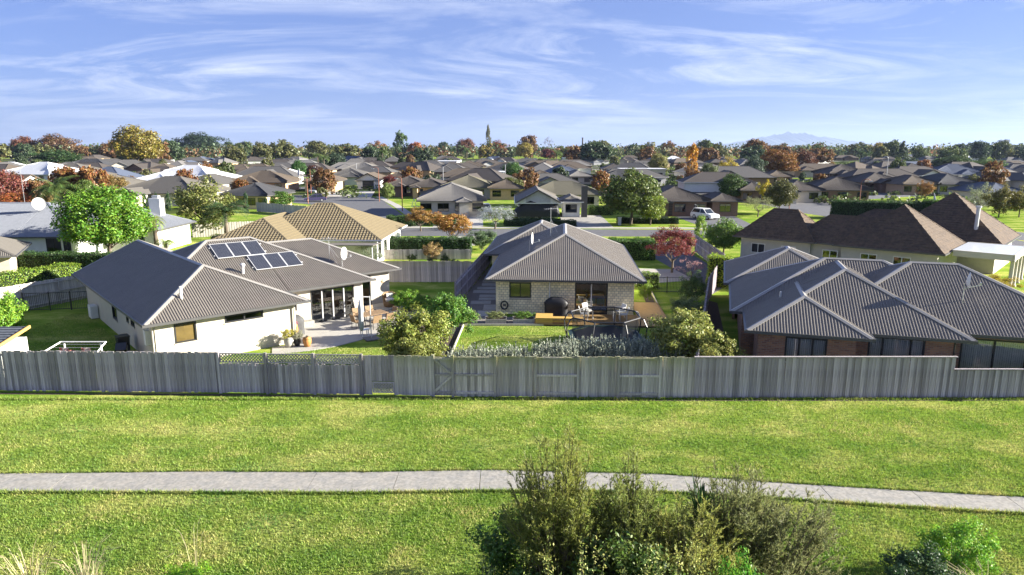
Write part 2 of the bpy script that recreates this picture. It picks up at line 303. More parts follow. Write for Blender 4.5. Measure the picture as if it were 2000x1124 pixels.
# garden surfaces
sheet('soil_bed',[(-30,29.02),(-12,28.75),(-2.5,28.3),(8,28.1),(30,28.15),(30,27.98),(8,27.9),(-2.5,28.08),(-12,28.55),(-30,28.85)],m_soil,.006)
sheet('gravel_path',[(-3.3,42.6),(-.9,42.9),(-.2,62),(-2.1,62),(-3.4,50)],m_gravel,.008)
sheet('gravel_path',[(-2.6,40.75),(2.0,40.75),(2.0,42.9),(-2.6,42.9)],m_gravel,.010)
sheet('soil_bed',[(-5.2,29.0),(-3.55,29.0),(-3.1,40.5),(-3.0,46),(-4.0,46),(-6.6,37)],m_soil,.009)
sheet('soil_bed',[(8.3,28.6),(11.6,28.6),(11.3,34),(14.5,47),(14.0,48)],m_soil,.009)
sheet('soil_bed',[(9.15,43.2),(9.75,43.2),(10.6,52),(9.9,52)],m_soil,.011)
def edging(name,label,pts,h=.12,w_=.06,m=m_fence3):
    b=MB()
    for a,c in zip(pts[:-1],pts[1:]): b.bar((a[0],a[1],h/2),(c[0],c[1],h/2),w_,h)
    return tag(b.build(name,m),label,'edging')
edging('lawn_edging','timber strip edging the back lawn beside the camellia bed',[(-3.42,29.2),(-2.98,40.62)])
edging('bed_edging','timber strip between the back lawn and the gravel by the planter boxes',[(-2.9,40.66),(1.95,40.66)])
edging('side_edging','timber strip along the side bed by the timber deck end',[(9.85,43.4),(10.7,52)])
pv=bpy.data.objects.new('paver_path',None); COL.objects.link(pv); tag(pv,kind='structure')
for (x0,x1,y0,y1) in [(-2.3,-1.15,43.0,44.5),(-1.95,-1.1,44.75,46.3),(-2.9,-1.5,46.55,47.55),(-2.4,-1.15,47.8,48.55),(-2.4,-1.1,48.75,49.6),(-2.95,-1.2,50.2,51.3),(-2.7,-1.1,51.6,52.5),(-2.4,-1.,53,54),(-2.4,-1.,54.4,55.4),(-2.3,-.9,55.9,56.9),(-2.2,-.8,57.4,58.4),(-2.1,-.7,58.9,60)]:
    MB().bx(x0,x1,y0,y1,-.05,.045).build('paver',m_conc2,pv)
# ------------------------------------------------------------------ roofs
def interval(P2,u):
    vs_=[]
    n=len(P2)
    for i in range(n):
        (a,b),(c,d)=P2[i],P2[(i+1)%n]
        if abs(a-c)<1e-9:
            if abs(a-u)<1e-6: vs_+=[b,d]
            continue
        t=(u-a)/(c-a)
        if -1e-9<=t<=1+1e-9: vs_.append(b+(d-b)*t)
    return (min(vs_),max(vs_)) if vs_ else None
def roof_plane(mb,pts,prof):
    pts=[Vector(p) for p in pts]; nrm=Vector((0,0,0))
    for i in range(len(pts)): nrm+=(pts[i]-pts[0]).cross(pts[(i+1)%len(pts)]-pts[0])
    nrm.normalize()
    if nrm.z<0: nrm=-nrm
    v=(Vector((0,0,1))-nrm*nrm.z).normalized(); u=v.cross(nrm)
    o=pts[0]; P2=[((p-o).dot(u),(p-o).dot(v)) for p in pts]
    ul,uh=min(p[0] for p in P2),max(p[0] for p in P2); vl=min(p[1] for p in P2); vh=max(p[1] for p in P2)
    if prof=='rib': per,prf,cour=.13,[(0,0),(.05,0),(.07,.032),(.105,.032)],None
    elif prof=='tile': per,prf,cour=.30,[(0,0),(.075,.02),(.15,.042),(.225,.02)],.36
    elif prof=='shingle': per,prf,cour=.9,[(0,0),(.45,.006)],.30
    elif prof=='course': per,prf,cour=6.,[(0,0)],.42
    else: per,prf,cour=1e6,[(0,0)],None
    us=[(ul,0)]; k=math.floor(ul/per)
    while k*per<uh:
        for a,h in prf:
            x=k*per+a
            if ul+.004<x<uh-.004: us.append((x,h))
        k+=1
    us.append((uh,0))
    brk=sorted(p[0] for p in P2)
    for b_ in brk:
        if all(abs(b_-x)>.004 for x,_ in us): us.append((b_,0))
    us.sort()
    iv=[interval(P2,min(max(x,ul+1e-7),uh-1e-7)) for x,_ in us]
    pt=lambda x,y,h:o+u*x+v*y+nrm*h
    for i in range(len(us)-1):
        (x0,h0),(x1,h1)=us[i],us[i+1]
        if not iv[i] or not iv[i+1]: continue
        a0,b0=iv[i]; a1,b1=iv[i+1]
        if cour is None:
            mb.add([pt(x0,a0,h0),pt(x1,a1,h1),pt(x1,b1,h1),pt(x0,b0,h0)],[(0,1,2,3)]); continue
        j=math.floor((min(a0,a1)-vl)/cour)
        while vl+j*cour<max(b0,b1):
            c0,c1=vl+j*cour,vl+(j+1)*cour; j+=1
            p=[min(max(c0,a0),b0),min(max(c0,a1),b1),min(max(c1,a1),b1),min(max(c1,a0),b0)]
            if p[3]-p[0]<1e-4 and p[2]-p[1]<1e-4: continue
            st=.035
            hh=lambda y:st*(1-(y-c0)/cour)
            mb.add([pt(x0,p[0],h0+hh(p[0])),pt(x1,p[1],h1+hh(p[1])),pt(x1,p[2],h1+hh(p[2])),pt(x0,p[3],h0+hh(p[3])),pt(x0,p[0],h0-.01),pt(x1,p[1],h1-.01)],[(0,1,2,3),(4,5,1,0)])
def hip(u0,v0,u1,v1,ze,t,ends='hh'):
    "faces of a hipped block; ridge along the long side; ends: h hipped, g gable (low end, high end)"
    W,D=u1-u0,v1-v0
    if W>=D:
        h=D/2; zr=ze+h*t; a=u0+(h if ends[0]=='h' else 0); b=u1-(h if ends[1]=='h' else 0); c=(v0+v1)/2
        A,B=(a,c,zr),(b,c,zr)
    else:
        h=W/2; zr=ze+h*t; a=v0+(h if ends[0]=='h' else 0); b=v1-(h if ends[1]=='h' else 0); c=(u0+u1)/2
        A,B=(c,a,zr),(c,b,zr)
    p00,p10,p11,p01=(u0,v0,ze),(u1,v0,ze),(u1,v1,ze),(u0,v1,ze)
    ed=[];gab=[];fs=[]
    if W>=D:
        fs=[[p00,p10,B,A],[p11,p01,A,B]]
        e0=[p01,p00,A]; e1=[p10,p11,B]
        cs0=[(p00,A),(p01,A)]; cs1=[(p10,B),(p11,B)]
    else:
        fs=[[p10,p11,B,A],[p01,p00,A,B]]
        e0=[p00,p10,A]; e1=[p11,p01,B]
        cs0=[(p00,A),(p10,A)]; cs1=[(p11,B),(p01,B)]
    for e,cs,k in ((e0,cs0,0),(e1,cs1,1)):
        if ends[k]=='h': fs.append(e)
        else: gab.append(e)
        ed+=cs
    if (Vector(A)-Vector(B)).length>.05: ed.append((A,B))
    return fs,ed,gab
def fnorm(f):
    a,b,c=[Vector(p) for p in f[:3]]; n=(b-a).cross(c-a).normalized(); return n if n.z>0 else -n
def roof_block(H,rect,ze=2.4,t=.466,prof='rib',m=None,mc=None,mg=None,ends='hh',k=0,gm=None,inset=.55,lite=False):
    m=m or m_roof; mc=mc or m_cap; mg=mg or m_gutter
    u0,v0,u1,v1=rect; ze+=k*.003
    fs,ed,gab=hip(u0,v0,u1,v1,ze,t,ends)
    b=MB()
    for f in fs: roof_plane(b,f,prof)
    rf=b.build('roof',m,H)
    cb=MB(); cw=.13 if prof=='rib' else .11
    for p,q in ed:
        P,Q=Vector(p),Vector(q); e=(Q-P).normalized()
        ns=[fnorm(f) for f in fs if p in f and q in f]
        if len(ns)==1:
            cb.bar(P+Vector((0,0,.03)),Q+Vector((0,0,.03)),.1,.08); continue
        if len(ns)<2: continue
        mid=(ns[0]+ns[1]).normalized()*.062
        for n in ns:
            wv=e.cross(n).normalized()
            if wv.z>0: wv=-wv
            o=n*.05
            cb.add([P+mid,Q+mid,Q+wv*cw+o,P+wv*cw+o,P+wv*cw+n*.002,Q+wv*cw+n*.002],[(0,1,2,3),(3,2,5,4)])
    if cb.f: cb.build('ridge_cap',mc,rf)
    g=MB(); o=.11; z1=ze+.035; z0=ze-.10
    out=[(u0-o,v0-o),(u1+o,v0-o),(u1+o,v1+o),(u0-o,v1+o)]; inn=[(u0+.03,v0+.03),(u1-.03,v0+.03),(u1-.03,v1-.03),(u0+.03,v1-.03)]
    for i in range(4):
        j=(i+1)%4
        g.add([(*out[i],z1),(*out[j],z1),(*inn[j],z1-.02),(*inn[i],z1-.02),(*out[i],z0),(*out[j],z0),(*inn[j],z0),(*inn[i],z0)],[(0,1,2,3),(4,5,1,0),(7,6,5,4)])
    g.build('gutter',mg,H)
    if not lite:
        MB().bx(u0+.02,u1-.02,v0+.02,v1-.02,ze-.115,ze-.106).build('soffit',m_soffit,H)
    for tri in gab:
        c=Vector(((u0+u1)/2,(v0+v1)/2,0)); P=[Vector(p) for p in tri]; mid=(P[0]+P[1])/2; d=(Vector((c.x,c.y,mid.z))-mid).normalized()
        g2=MB(); pp=[p+d*inset for p in P]; pp[2].z-=.08
        low=[Vector((p.x,p.y,ze-.4)) for p in pp[:2]]
        g2.poly([low[0],low[1],pp[1],pp[2],pp[0]]); g2.build('gable',gm or m_white,H)
        ba=MB()
        for e in P[:2]: ba.bar(e+Vector((0,0,-.06)),P[2]+Vector((0,0,-.06)),.06,.2)
        ba.build('barge_board',mc,H)
    return rf
def wall_seg(H,a,b,h,m,ops=(),z0=0,th=.14):
    a=Vector((*a,0)); b=Vector((*b,0)); L_=(b-a).length; d=(b-a)/L_; n=Vector((d.y,-d.x,0))
    us=sorted({th,L_,*[o[0] for o in ops],*[o[1] for o in ops]}); mb=MB()
    def cell(x0,x1,y0,y1):
        P=[a+d*x-n*e+Vector((0,0,z)) for z in (y0,y1) for x,e in ((x0,0),(x1,0),(x1,th),(x0,th))]
        mb.add(P,[(3,2,1,0),(4,5,6,7),(0,1,5,4),(1,2,6,5),(2,3,7,6),(3,0,4,7)])
    for x0,x1 in zip(us[:-1],us[1:]):
        if x1-x0<1e-4: continue
        hit=[o for o in ops if o[0]<x1-1e-4 and o[1]>x0+1e-4]
        if not hit: cell(x0,x1,z0,h); continue
        o=hit[0]
        if o[2]>z0+.01: cell(x0,x1,z0,o[2])
        if o[3]<h-.01: cell(x0,x1,o[3],h)
    wall=mb.build('wall',m,H)
    for o in ops: window(H,a,d,n,*o)
    return wall
def window(H,a,d,n,u0,u1,z0,z1,style='win',mull=(),fm=None,gm=None,sill=True):
    fm=fm or m_dark; gm=gm or m_glass; f=MB(); fw=.055
    def bxx(x0,x1,y0,y1,e0,e1,mb=f):
        P=[a+d*x+n*e+Vector((0,0,z)) for z in (y0,y1) for x,e in ((x0,e1),(x1,e1),(x1,e0),(x0,e0))]
        mb.add(P,[(3,2,1,0),(4,5,6,7),(0,1,5,4),(1,2,6,5),(2,3,7,6),(3,0,4,7)])
    e0,e1=-.09,.018
    bxx(u0-.02,u1+.02,z1-fw,z1+.02,e0,e1); bxx(u0-.02,u1+.02,z0-.02,z0+fw,e0,e1)
    bxx(u0-.02,u0+fw,z0+fw,z1-fw,e0,e1-.003); bxx(u1-fw,u1+.02,z0+fw,z1-fw,e0,e1-.003)
    w_=f.build('door' if style=='door' else 'window',fm,H)
    cuts=[u0+fw]+[u0+(u1-u0)*q for q in mull]+[u1-fw]
    if mull:
        mm=MB()
        for q in cuts[1:-1]: bxx(q-.035,q+.035,z0+fw,z1-fw,e0+.01,e1-.008,mm)
        mm.build('mullion',m_alu if style=='door' else fm,w_)
    for q0,q1 in zip(cuts[:-1],cuts[1:]):
        g=MB(); bxx(q0,q1,z0+fw,z1-fw,-.052,-.046,g); g.build('pane',gm,w_)
    if style=='blind':
        s_=MB(); x=u0+.06
        while x<u1-.08:
            yaw=random.uniform(.3,.5); bxx(x,x+.07,z0+.05,z1-.03,-.13,-.125+random.uniform(0,.02),s_); x+=.085
        s_.build('vertical_blind',m_blind,w_)
    if sill and style!='door':
        q=MB(); bxx(u0-.06,u1+.06,z0-.075,z0-.022,-.02,.045,q); q.build('sill',fm if style=='blind' else m_cream,w_)
    return w_
m_blind=mat('blind_fabric',(.75,.73,.69),.8,.06)
# ------------------------------------------------------------------ LEFT HOUSE
LH=T('solar_house','cream rendered house with charcoal ribbed roof and two solar arrays','house',(-17.56,31.56,0),R(41.3))
roof_block(LH,(0,0,8.3,18.1),ends='hg',k=0,gm=m_cream)
roof_block(LH,(.18,3.2,14.3,14.6),k=1)
roof_block(LH,(4,5.56,17.7,14.4),k=2)
frost=mat('frosted_glass',(.12,.085,.03),.25,.35,1.5,spec=.5,col2=(.07,.06,.035))
wall_seg(LH,(.55,.55),(7.75,.55),2.30,m_cream,[(.9,1.92,1.13,2.1,'win',(),None,frost),(3.38,5.38,1.76,2.12,'win',(.5,))])
wall_seg(LH,(7.75,.55),(7.75,3.75),2.30,m_cream)
wall_seg(LH,(7.75,3.75),(13.75,3.75),2.304,m_cream,[(.9,1.47,1.03,2.05),(2.42,5.35,.06,2.08,'door',(.25,.5,.76))])
wall_seg(LH,(13.75,3.75),(13.75,6.1),2.304,m_cream,[(.5,2.0,.06,2.08,'door',(.5,))])
wall_seg(LH,(13.75,6.1),(17.15,6.1),2.302,m_cream,[(.35,1.9,.06,2.08,'door',(.5,))])
wall_seg(LH,(17.15,6.1),(17.15,13.85),2.302,m_cream,[(2,4,.9,2.1)])
wall_seg(LH,(17.15,13.85),(7.75,13.85),2.302,m_cream)
wall_seg(LH,(7.75,13.85),(7.75,17.55),2.30,m_cream)
wall_seg(LH,(7.75,17.55),(.55,17.55),2.30,m_cream)
wall_seg(LH,(.55,17.55),(.55,.55),2.30,m_cream,[(17.55-9.9,17.55-8.75,.85,2.05),(17.55-6.4,17.55-5.9,1.3,2.05),(17.55-5.4,17.55-4.6,1.3,2.05)])
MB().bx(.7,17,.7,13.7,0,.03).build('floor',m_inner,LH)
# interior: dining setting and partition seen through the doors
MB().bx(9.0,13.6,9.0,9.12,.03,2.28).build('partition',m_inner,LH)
b=MB(); b.tube((7.62,.45,.05),(7.62,.45,2.3),.045); b.bar((7.62,.45,2.25),(7.8,-.05,2.32),.07,.07); b.build('downpipe',m_cream,LH)
b=MB(); b.tube((.46,.62,.05),(.46,.62,2.28),.04); b.build('downpipe',m_cream,LH)
b=MB(); b.bx(.33,.55,1.5,1.9,1.0,1.75); b.build('meter_box',m_white,LH)
b=MB(); b.bx(.1,.5,14.0,14.9,.06,.85); b.box((.095,14.45,.45),(.02,.6,.6)); b.build('heat_pump',m_white,LH)
b=MB(); b.tube((2.2,1.6,3.0),(2.2,1.6,3.78),.07); b.build('vent_pipe',m_white,LH)
b=MB(); b.tube((6.74,5.34,3.2),(6.74,5.34,3.85),.09); b.lathe([(.14,0),(.16,.12),(.05,.2)],(6.74,5.34,3.82)); b.build('vent_pipe',m_alu,LH)
# starfish wall ornaments
def starfish(u,v,z,r,label):
    o=T('starfish_ornament',label,'ornament',LH.matrix_basis@Vector((0,0,0)) if 0 else (0,0,0))
    a=R(41.3); o.location=(-17.56+u*cos(a)-v*sin(a),31.56+u*sin(a)+v*cos(a),z); o.rotation_euler[2]=a
    P=[]
    for i in range(10):
        t=math.pi/2+i*math.pi/5; q=r if i%2==0 else r*.38; P.append((q*cos(t),q*sin(t)))
    b=MB(); n=10
    b.add([(x,-.01,z_) for x,z_ in P]+[(0,-.06,0)]+[(x,.0,z_) for x,z_ in P],[(i,(i+1)%n,n) for i in range(n)]+[(i,n+1+i,n+1+(i+1)%n,(i+1)%n) for i in range(n)])
    b.build('star',mat('star_metal',(.5,.36,.22),.6,.2),o)
def Lw(u,v,z=0):
    a=R(41.3); return Vector((-17.56+u*cos(a)-v*sin(a),31.56+u*sin(a)+v*cos(a),z))
starfish(9.75,3.74,1.6,.26,'small metal star on the cream wall beside the folding glass doors')
starfish(16.6,6.09,1.55,.22,'small metal star on the cream wall at the far patio corner')
m_cell=mat('solar_cell',(.03,.033,.045),.35,.15,3,spec=.35)
m_line=mat('cell_line',(.15,.155,.17),.4,.05)
def solar(u0,v1,n,label):
    # n panels side by side on the plane rising from v=3.2, top edge at v1
    e=Vector((1,0,0)); s_=Vector((0,1,.466)).normalized(); nn=Vector((0,-.466,1)).normalized()
    z=2.4+(v1-3.2)*.466; top=Vector((u0,v1,z))+nn*.12
    root=T('solar_array',label,'solar panels',Lw(u0,v1,0),R(41.3),'solar arrays on the ribbed roof')
    off=Vector((u0,v1,0)); pw,ph=.97,1.62
    q=MB()
    for r_ in (.35,1.25):
        a_=top-off-s_*r_-nn*.06; q.bar(a_-e*.12,a_+e*(n*(pw+.02)+.12),.04,.06,nn)
    q.build('mounting_rail',m_alu,root)
    for i in range(n):
        o0=top-off+e*(i*(pw+.02))
        pt=lambda x,y,h:o0+e*x-s_*y+nn*h
        def slab(mb,x0,x1,y0,y1,h0,h1):
            P=[pt(x,y,h) for h in (h0,h1) for x,y in ((x0,y1),(x1,y1),(x1,y0),(x0,y0))]
            mb.add(P,[(3,2,1,0),(4,5,6,7),(0,1,5,4),(1,2,6,5),(2,3,7,6),(3,0,4,7)])
        f=MB(); slab(f,0,pw,0,.03,-.03,.012); slab(f,0,pw,ph-.03,ph,-.03,.012); slab(f,0,.03,.03,ph-.03,-.03,.01); slab(f,pw-.03,pw,.03,ph-.03,-.03,.01)
        p=f.build('panel',m_alu,root)
        b_=MB(); slab(b_,.03,pw-.03,.03,ph-.03,-.02,0); b_.build('backing',m_line,p)
        c=MB(); nx,ny=6,10; cw_,ch_=(pw-.06)/nx,(ph-.06)/ny
        for x in range(nx):
            for y in range(ny): slab(c,.03+x*cw_+.006,.03+(x+1)*cw_-.006,.03+y*ch_+.006,.03+(y+1)*ch_-.006,0,.005)
        tag(c.build('cells',m_cell,p),kind='stuff')
solar(5.85,8.33,3,'upper array of three solar panels just below the roof ridge')
solar(7.55,6.83,3,'lower array of three solar panels lower on the ribbed roof')
def dish(loc,rz,h,label,r=.38):
    o=T('satellite_dish',label,'satellite dish',loc,rz,None)
    b=MB(); b.tube((0,0,0),(0,0,h),.022); b.bar((-.12,0,.02),(.12,0,.02),.12,.04); b.build('mast',m_metal,o)
    prof=[(.02,0)]+[(r*i/5,.12*(i/5)**2) for i in range(1,6)]
    n=18; P=[];fs=[]
    for rr,zz_ in prof:
        for i in range(n): t=2*math.pi*i/n; P.append((rr*cos(t),-.06-zz_,h+.1+rr*sin(t)*1.05+(zz_*.4)))
    for k in range(len(prof)-1): fs+=[(k*n+i,k*n+(i+1)%n,(k+1)*n+(i+1)%n,(k+1)*n+i) for i in range(n)]
    d=MB(); d.add(P,fs); d.build('reflector',m_white,o,True)
    a=MB(); a.bar((0,-.05,h-.25),(0,-.62,h-.05),.03,.03); a.box((0,-.64,h),(.09,.09,.14)); a.build('feed_arm',m_metal,o); return o
dish(Lw(13.85,6.6,2.85),R(75),.75,'white satellite dish on the solar house roof',.42)
def antenna(loc,h,label,rz=0,stays=True):
    o=T('tv_antenna',label,'antenna',loc,rz)
    b=MB(); b.tube((0,0,0),(0,0,h),.02,n=6); b.build('mast',m_metal,o)
    c=MB(); c.tube((-.5,0,h-.1),(.5,0,h-.1),.012,n=5)
    for i in range(6): x=-.45+i*.18; c.tube((x,-.28+.02*i,h-.1),(x,.28-.02*i,h-.1),.008,n=4)
    c.build('dipoles',m_metal,o)
    if stays:
        d=MB(); d.tube((0,0,h*.65),(.7,-.5,-.25),.008,n=4); d.tube((0,0,h*.65),(.5,.7,.05),.008,n=4); d.build('stay',m_metal,o)
antenna(Lw(13.3,7.3,3.15),1.7,'thin television antenna mast beside the solar house satellite dish')
# patio
pl=[Lw(*p)[:2] for p in [(7.9,3.7),(7.9,.2),(6.2,.3),(5.7,-.9),(7.4,-1.55),(9,-1.75),(10.6,-1.5),(11.9,-1.1),(14.3,-.9),(16.5,.5),(17.2,3),(17.2,6.0),(13.9,6.0),(13.9,3.7)]]
sheet('patio',pl,m_conc2,.035)
MB  # ---------------------------------------------------------------- MIDDLE HOUSE
MH=T('block_house','cream block house with charcoal hipped roof behind the timber deck','house',(-1.68,43.25,0),R(-4.2))
roof_block(MH,(0,0,10.15,16.7),t=.468,k=0)
roof_block(MH,(-1.3,10.7,7.4,22),t=.466,k=1)
m_blockm=mat('block_mortar',(.27,.245,.20),.9,.1); m_block=mat('cream_block',(.80,.70,.46),.85,.12,3,bump=.2,bscale=60)
m_block.node_tree  # blocks vary one by one
def island_var(m,amt):
    t=m.node_tree; b=t.nodes['Principled BSDF']; old=b.inputs['Base Color'].links[0].from_socket; ge=t.nodes.new('ShaderNodeNewGeometry')
    mr=t.nodes.new('ShaderNodeMapRange'); mr.inputs[3].default_value=1-amt; mr.inputs[4].default_value=1+amt; t.links.new(ge.outputs['Random Per Island'],mr.inputs[0])
    mx=t.nodes.new('ShaderNodeMix'); mx.data_type='RGBA'; mx.blend_type='MULTIPLY'; mx.inputs[0].default_value=1; t.links.new(old,mx.inputs[6]); t.links.new(mr.outputs[0],mx.inputs[7]); t.links.new(mx.outputs[2],b.inputs['Base Color'])
island_var(m_block,.16)
fo=[(.92,2.28,1.12,2.1,'win',(.5,)),(5.2,7.25,.12,2.12,'door',(.5,))]
wall_seg(MH,(.58,.6),(9.55,.6),2.30,m_blockm,fo)
wall_seg(MH,(9.55,.6),(9.55,16.1),2.30,m_block,[(3,5,.9,2.1),(8,9,.9,2.1)])
wall_seg(MH,(9.55,16.1),(.58,16.1),2.30,m_block)
wall_seg(MH,(.58,16.1),(.58,.6),2.30,m_block,[(9,10,1,2.1)])
for a_,b_ in [((-.75,11.25),(6.85,11.25)),((6.85,11.25),(6.85,21.4)),((6.85,21.4),(-.75,21.4)),((-.75,21.4),(-.75,11.25))]: wall_seg(MH,a_,b_,2.31,m_block)
bl=MB(); bw,bh=.245,.162; z=.02; r_=0
while z+bh<2.29:
    x=.60-(bw/2 if r_%2 else 0)
    while x<9.53:
        x0,x1=max(x,.585),min(x+bw-.022,9.545)
        ok=x1-x0>.03
        for (a_,c_,e_,f_,*_) in fo:
            A0,A1=a_+.58-.04,c_+.58+.04
            if z<f_+.05 and z+bh>e_-.1 and x0<A1 and x1>A0:
                if x0<A0-.03: x1=A0
                elif x1>A1+.03: x0=A1
                else: ok=False
        if ok: bl.bx(x0,x1,.586+random.uniform(-.002,.002),.604,z,z+bh-.022)
        x+=bw
    z+=bh; r_+=1
tag(bl.build('blocks',m_block,MH),kind='stuff')
MB().bx(.75,9.4,.75,15.9,0,.03).build('floor',mat('timber_floor',(.3,.2,.1),.5,.2),MH)
MB().bx(.75,9.4,6.0,6.1,.03,2.28).build('partition',mat('inner_wall',(.45,.4,.33),.9,.05),MH)
b=MB(); b.tube((4.1,.5,.05),(4.1,.5,2.3),.045); b.build('downpipe',m_white,MH)
def Mw(u,v,z=0):
    a=R(-4.2); return Vector((-1.68+u*cos(a)-v*sin(a),43.25+u*sin(a)+v*cos(a),z))
b=MB()
hr=T('garden_hose','coiled dark garden hose on the cream block wall','hose',Mw(1.15,.5,.62),R(-4.2))
for k in range(4):
    r0=.2+.02*k; b.path([(r0*cos(t*.5236),-.02-.012*k,r0*1.15*sin(t*.5236)) for t in range(13)],.016,5)
b.build('coil',m_black,hr); MB().bx(-.1,.1,-.05,.08,-.04,.04).build('bracket',m_black,hr)
dish(Mw(2.6,4.7,3.6),R(80),.75,'white satellite dish on the block house roof',.4)
antenna(Mw(4.0,7.8,4.1),2.3,'tall television antenna with stays on the block house ridge',R(20))
# ------------------------------------------------------------------ RIGHT HOUSE
RH=T('brick_house','red brown brick house with stepped charcoal ribbed hip roofs','house',(10.92,30.7,0),R(-17))
roof_block(RH,(0,0,5.3,11),k=0); roof_block(RH,(.15,.97,9.5,13),k=1)
roof_block(RH,(-.64,3.77,12,13.5),k=2); roof_block(RH,(3,2.2,15.6,12.6),k=3)
roof_block(RH,(-.95,11.5,6.8,20.2),k=4)
bl_=lambda u0,u1,z0,z1,mu:(u0,u1,z0,z1,'blind',mu)
wall_seg(RH,(.55,.55),(4.75,.55),2.30,m_brick,[bl_(1.22,2.98,1.0,2.1,(.33,.66))])
wall_seg(RH,(4.75,.55),(4.75,1.55),2.30,m_brick)
wall_seg(RH,(4.75,1.55),(8.95,1.55),2.303,m_brick,[bl_(.7,3.0,1.1,2.16,(.26,.76))])
wall_seg(RH,(8.95,1.55),(8.95,2.78),2.303,m_brick)
wall_seg(RH,(8.95,2.78),(15.05,2.78),2.306,m_brick,[bl_(.62,3.3,.05,2.08,(.5,))])
wall_seg(RH,(15.05,2.78),(15.05,12.1),2.306,m_brick)
wall_seg(RH,(15.05,12.1),(6.25,12.1),2.306,m_brick)
wall_seg(RH,(6.25,12.1),(6.25,19.7),2.309,m_brick); wall_seg(RH,(6.25,19.7),(-.4,19.7),2.309,m_brick)
wall_seg(RH,(-.4,19.7),(-.4,12.05),2.309,m_brick,[(3,4,1,2.1)]); wall_seg(RH,(-.09,12.05),(-.09,4.32),2.309,m_brick,[(2,3,1.1,2.1)])
wall_seg(RH,(-.09,4.32),(.55,4.32),2.309,m_brick); wall_seg(RH,(.55,4.32),(.55,.55),2.30,m_brick)
b=MB(); b.tube((8.9,1.42,.05),(8.9,1.42,2.28),.04); b.build('downpipe',m_dark,RH)
b=MB(); b.tube((1.7,4.2,2.9),(1.7,4.2,3.5),.06); b.build('vent_pipe',m_alu,RH)
MB().bx(.7,15,2.9,12,0,.03).build('floor',m_inner,RH)
def Rw(u,v,z=0):
    a=R(-17); return Vector((10.92+u*cos(a)-v*sin(a),30.7+u*sin(a)+v*cos(a),z))
dish(Rw(9.9,4.5,3.42),R(62),.95,'white satellite dish on the brick house roof slope',.38)
# ------------------------------------------------------------------ generic houses behind
def paint(name,c,**k): return mat(name,c,k.pop('rough',.75),k.pop('var',.08),**k)
ROOFS={'charcoal':paint('far_charcoal_roof',(.085,.08,.074)),'brown':paint('brown_roof',(.095,.075,.055)),'umber':paint('umber_tile_roof',(.065,.055,.047)),'tan':paint('tan_tile_roof',(.175,.14,.08)),'grey':paint('grey_roof',(.14,.132,.122)),
 'greige':paint('grey_brown_roof',(.115,.105,.09)),'blue':paint('blue_slate_roof',(.07,.085,.12)),'bluegrey':paint('blue_grey_roof',(.19,.2,.22),rough=.45),'pale':paint('pale_roof',(.62,.62,.62),rough=.5),'black':paint('black_roof',(.05,.05,.052)),'olive':paint('olive_roof',(.125,.115,.08))}
WALLS={'cream':m_cream,'white':m_white,'yellow':paint('straw_wall',(.62,.48,.26)),'brown':m_brickb,'creambrick':m_brickc,'grey':paint('grey_wall',(.42,.42,.41)),'greige':paint('greige_wall',(.45,.42,.36)),'tan':paint('tan_wall',(.45,.3,.18))}
def quad_window(H,c,w_,h_,rz,parts=True,gm=None,fm=None,name='window'):
    c=Vector(c); d=Vector((cos(rz),sin(rz),0)); n=Vector((d.y,-d.x,0)); f=MB()
    for x0,x1,z0,z1 in ((-w_/2,w_/2,h_/2-.06,h_/2),(-w_/2,w_/2,-h_/2,-h_/2+.06),(-w_/2,-w_/2+.06,-h_/2+.06,h_/2-.06),(w_/2-.06,w_/2,-h_/2+.06,h_/2-.06),(-.03,.03,-h_/2+.06,h_/2-.06)):
        P=[c+d*x+n*e+Vector((0,0,z)) for z in (z0,z1) for x,e in ((x0,.05),(x1,.05),(x1,-.01),(x0,-.01))]
        f.add(P,[(3,2,1,0),(4,5,6,7),(0,1,5,4),(1,2,6,5),(2,3,7,6),(3,0,4,7)])
    o=f.build(name,fm or m_dark,H); g=MB()
    g.add([c+d*x+n*.02+Vector((0,0,z)) for x,z in ((-w_/2+.06,-h_/2+.06),(w_/2-.06,-h_/2+.06),(w_/2-.06,h_/2-.06),(-w_/2+.06,h_/2-.06))],[(0,1,2,3)]); g.build('pane',gm or m_glassd,o)
    return o
def garage_door(H,c,w_,h_,rz,m):
    c=Vector(c); d=Vector((cos(rz),sin(rz),0)); n=Vector((d.y,-d.x,0)); f=MB(); k=5
    for i in range(k):
        z0,z1=-h_/2+h_*i/k+.012,-h_/2+h_*(i+1)/k-.012
        P=[c+d*x+n*e+Vector((0,0,z)) for z in (z0,z1) for x,e in ((-w_/2,.04),(w_/2,.04),(w_/2,-.02),(-w_/2,-.02))]
        f.add(P,[(3,2,1,0),(4,5,6,7),(0,1,5,4),(1,2,6,5),(2,3,7,6),(3,0,4,7)])
    return f.build('garage_door',m,H)
def house(label,loc,rot,blocks,roof,wall,ze=2.4,t=.466,prof='course',wins=(),name='house',group=None,garage=None,inset=.5,lite=True,gm=None):
    H=T(name,label,'house',(loc[0],loc[1],0),R(rot),group); rm=ROOFS[roof]; wm=WALLS[wall]
    for k,bk in enumerate(blocks):
        rect=bk[:4]; ends=bk[4] if len(bk)>4 else 'hh'; tt=bk[5] if len(bk)>5 else t; zz_=bk[6] if len(bk)>6 else ze
        roof_block(H,rect,zz_,tt,prof,rm,rm,m_gutter if wall!='white' else m_white,ends,k,gm or wm,inset,lite)
        u0,v0,u1,v1=rect; s_=inset+k*.004
        MB().bx(u0+s_,u1-s_,v0+s_,v1-s_,0,zz_-.09+k*.002).build('wall',wm,H)
    for (x,y,z_,w_,h_,rz) in wins: quad_window(H,(x,y,z_),w_,h_,R(rz))
    if garage: garage_door(H,*garage)
    return H
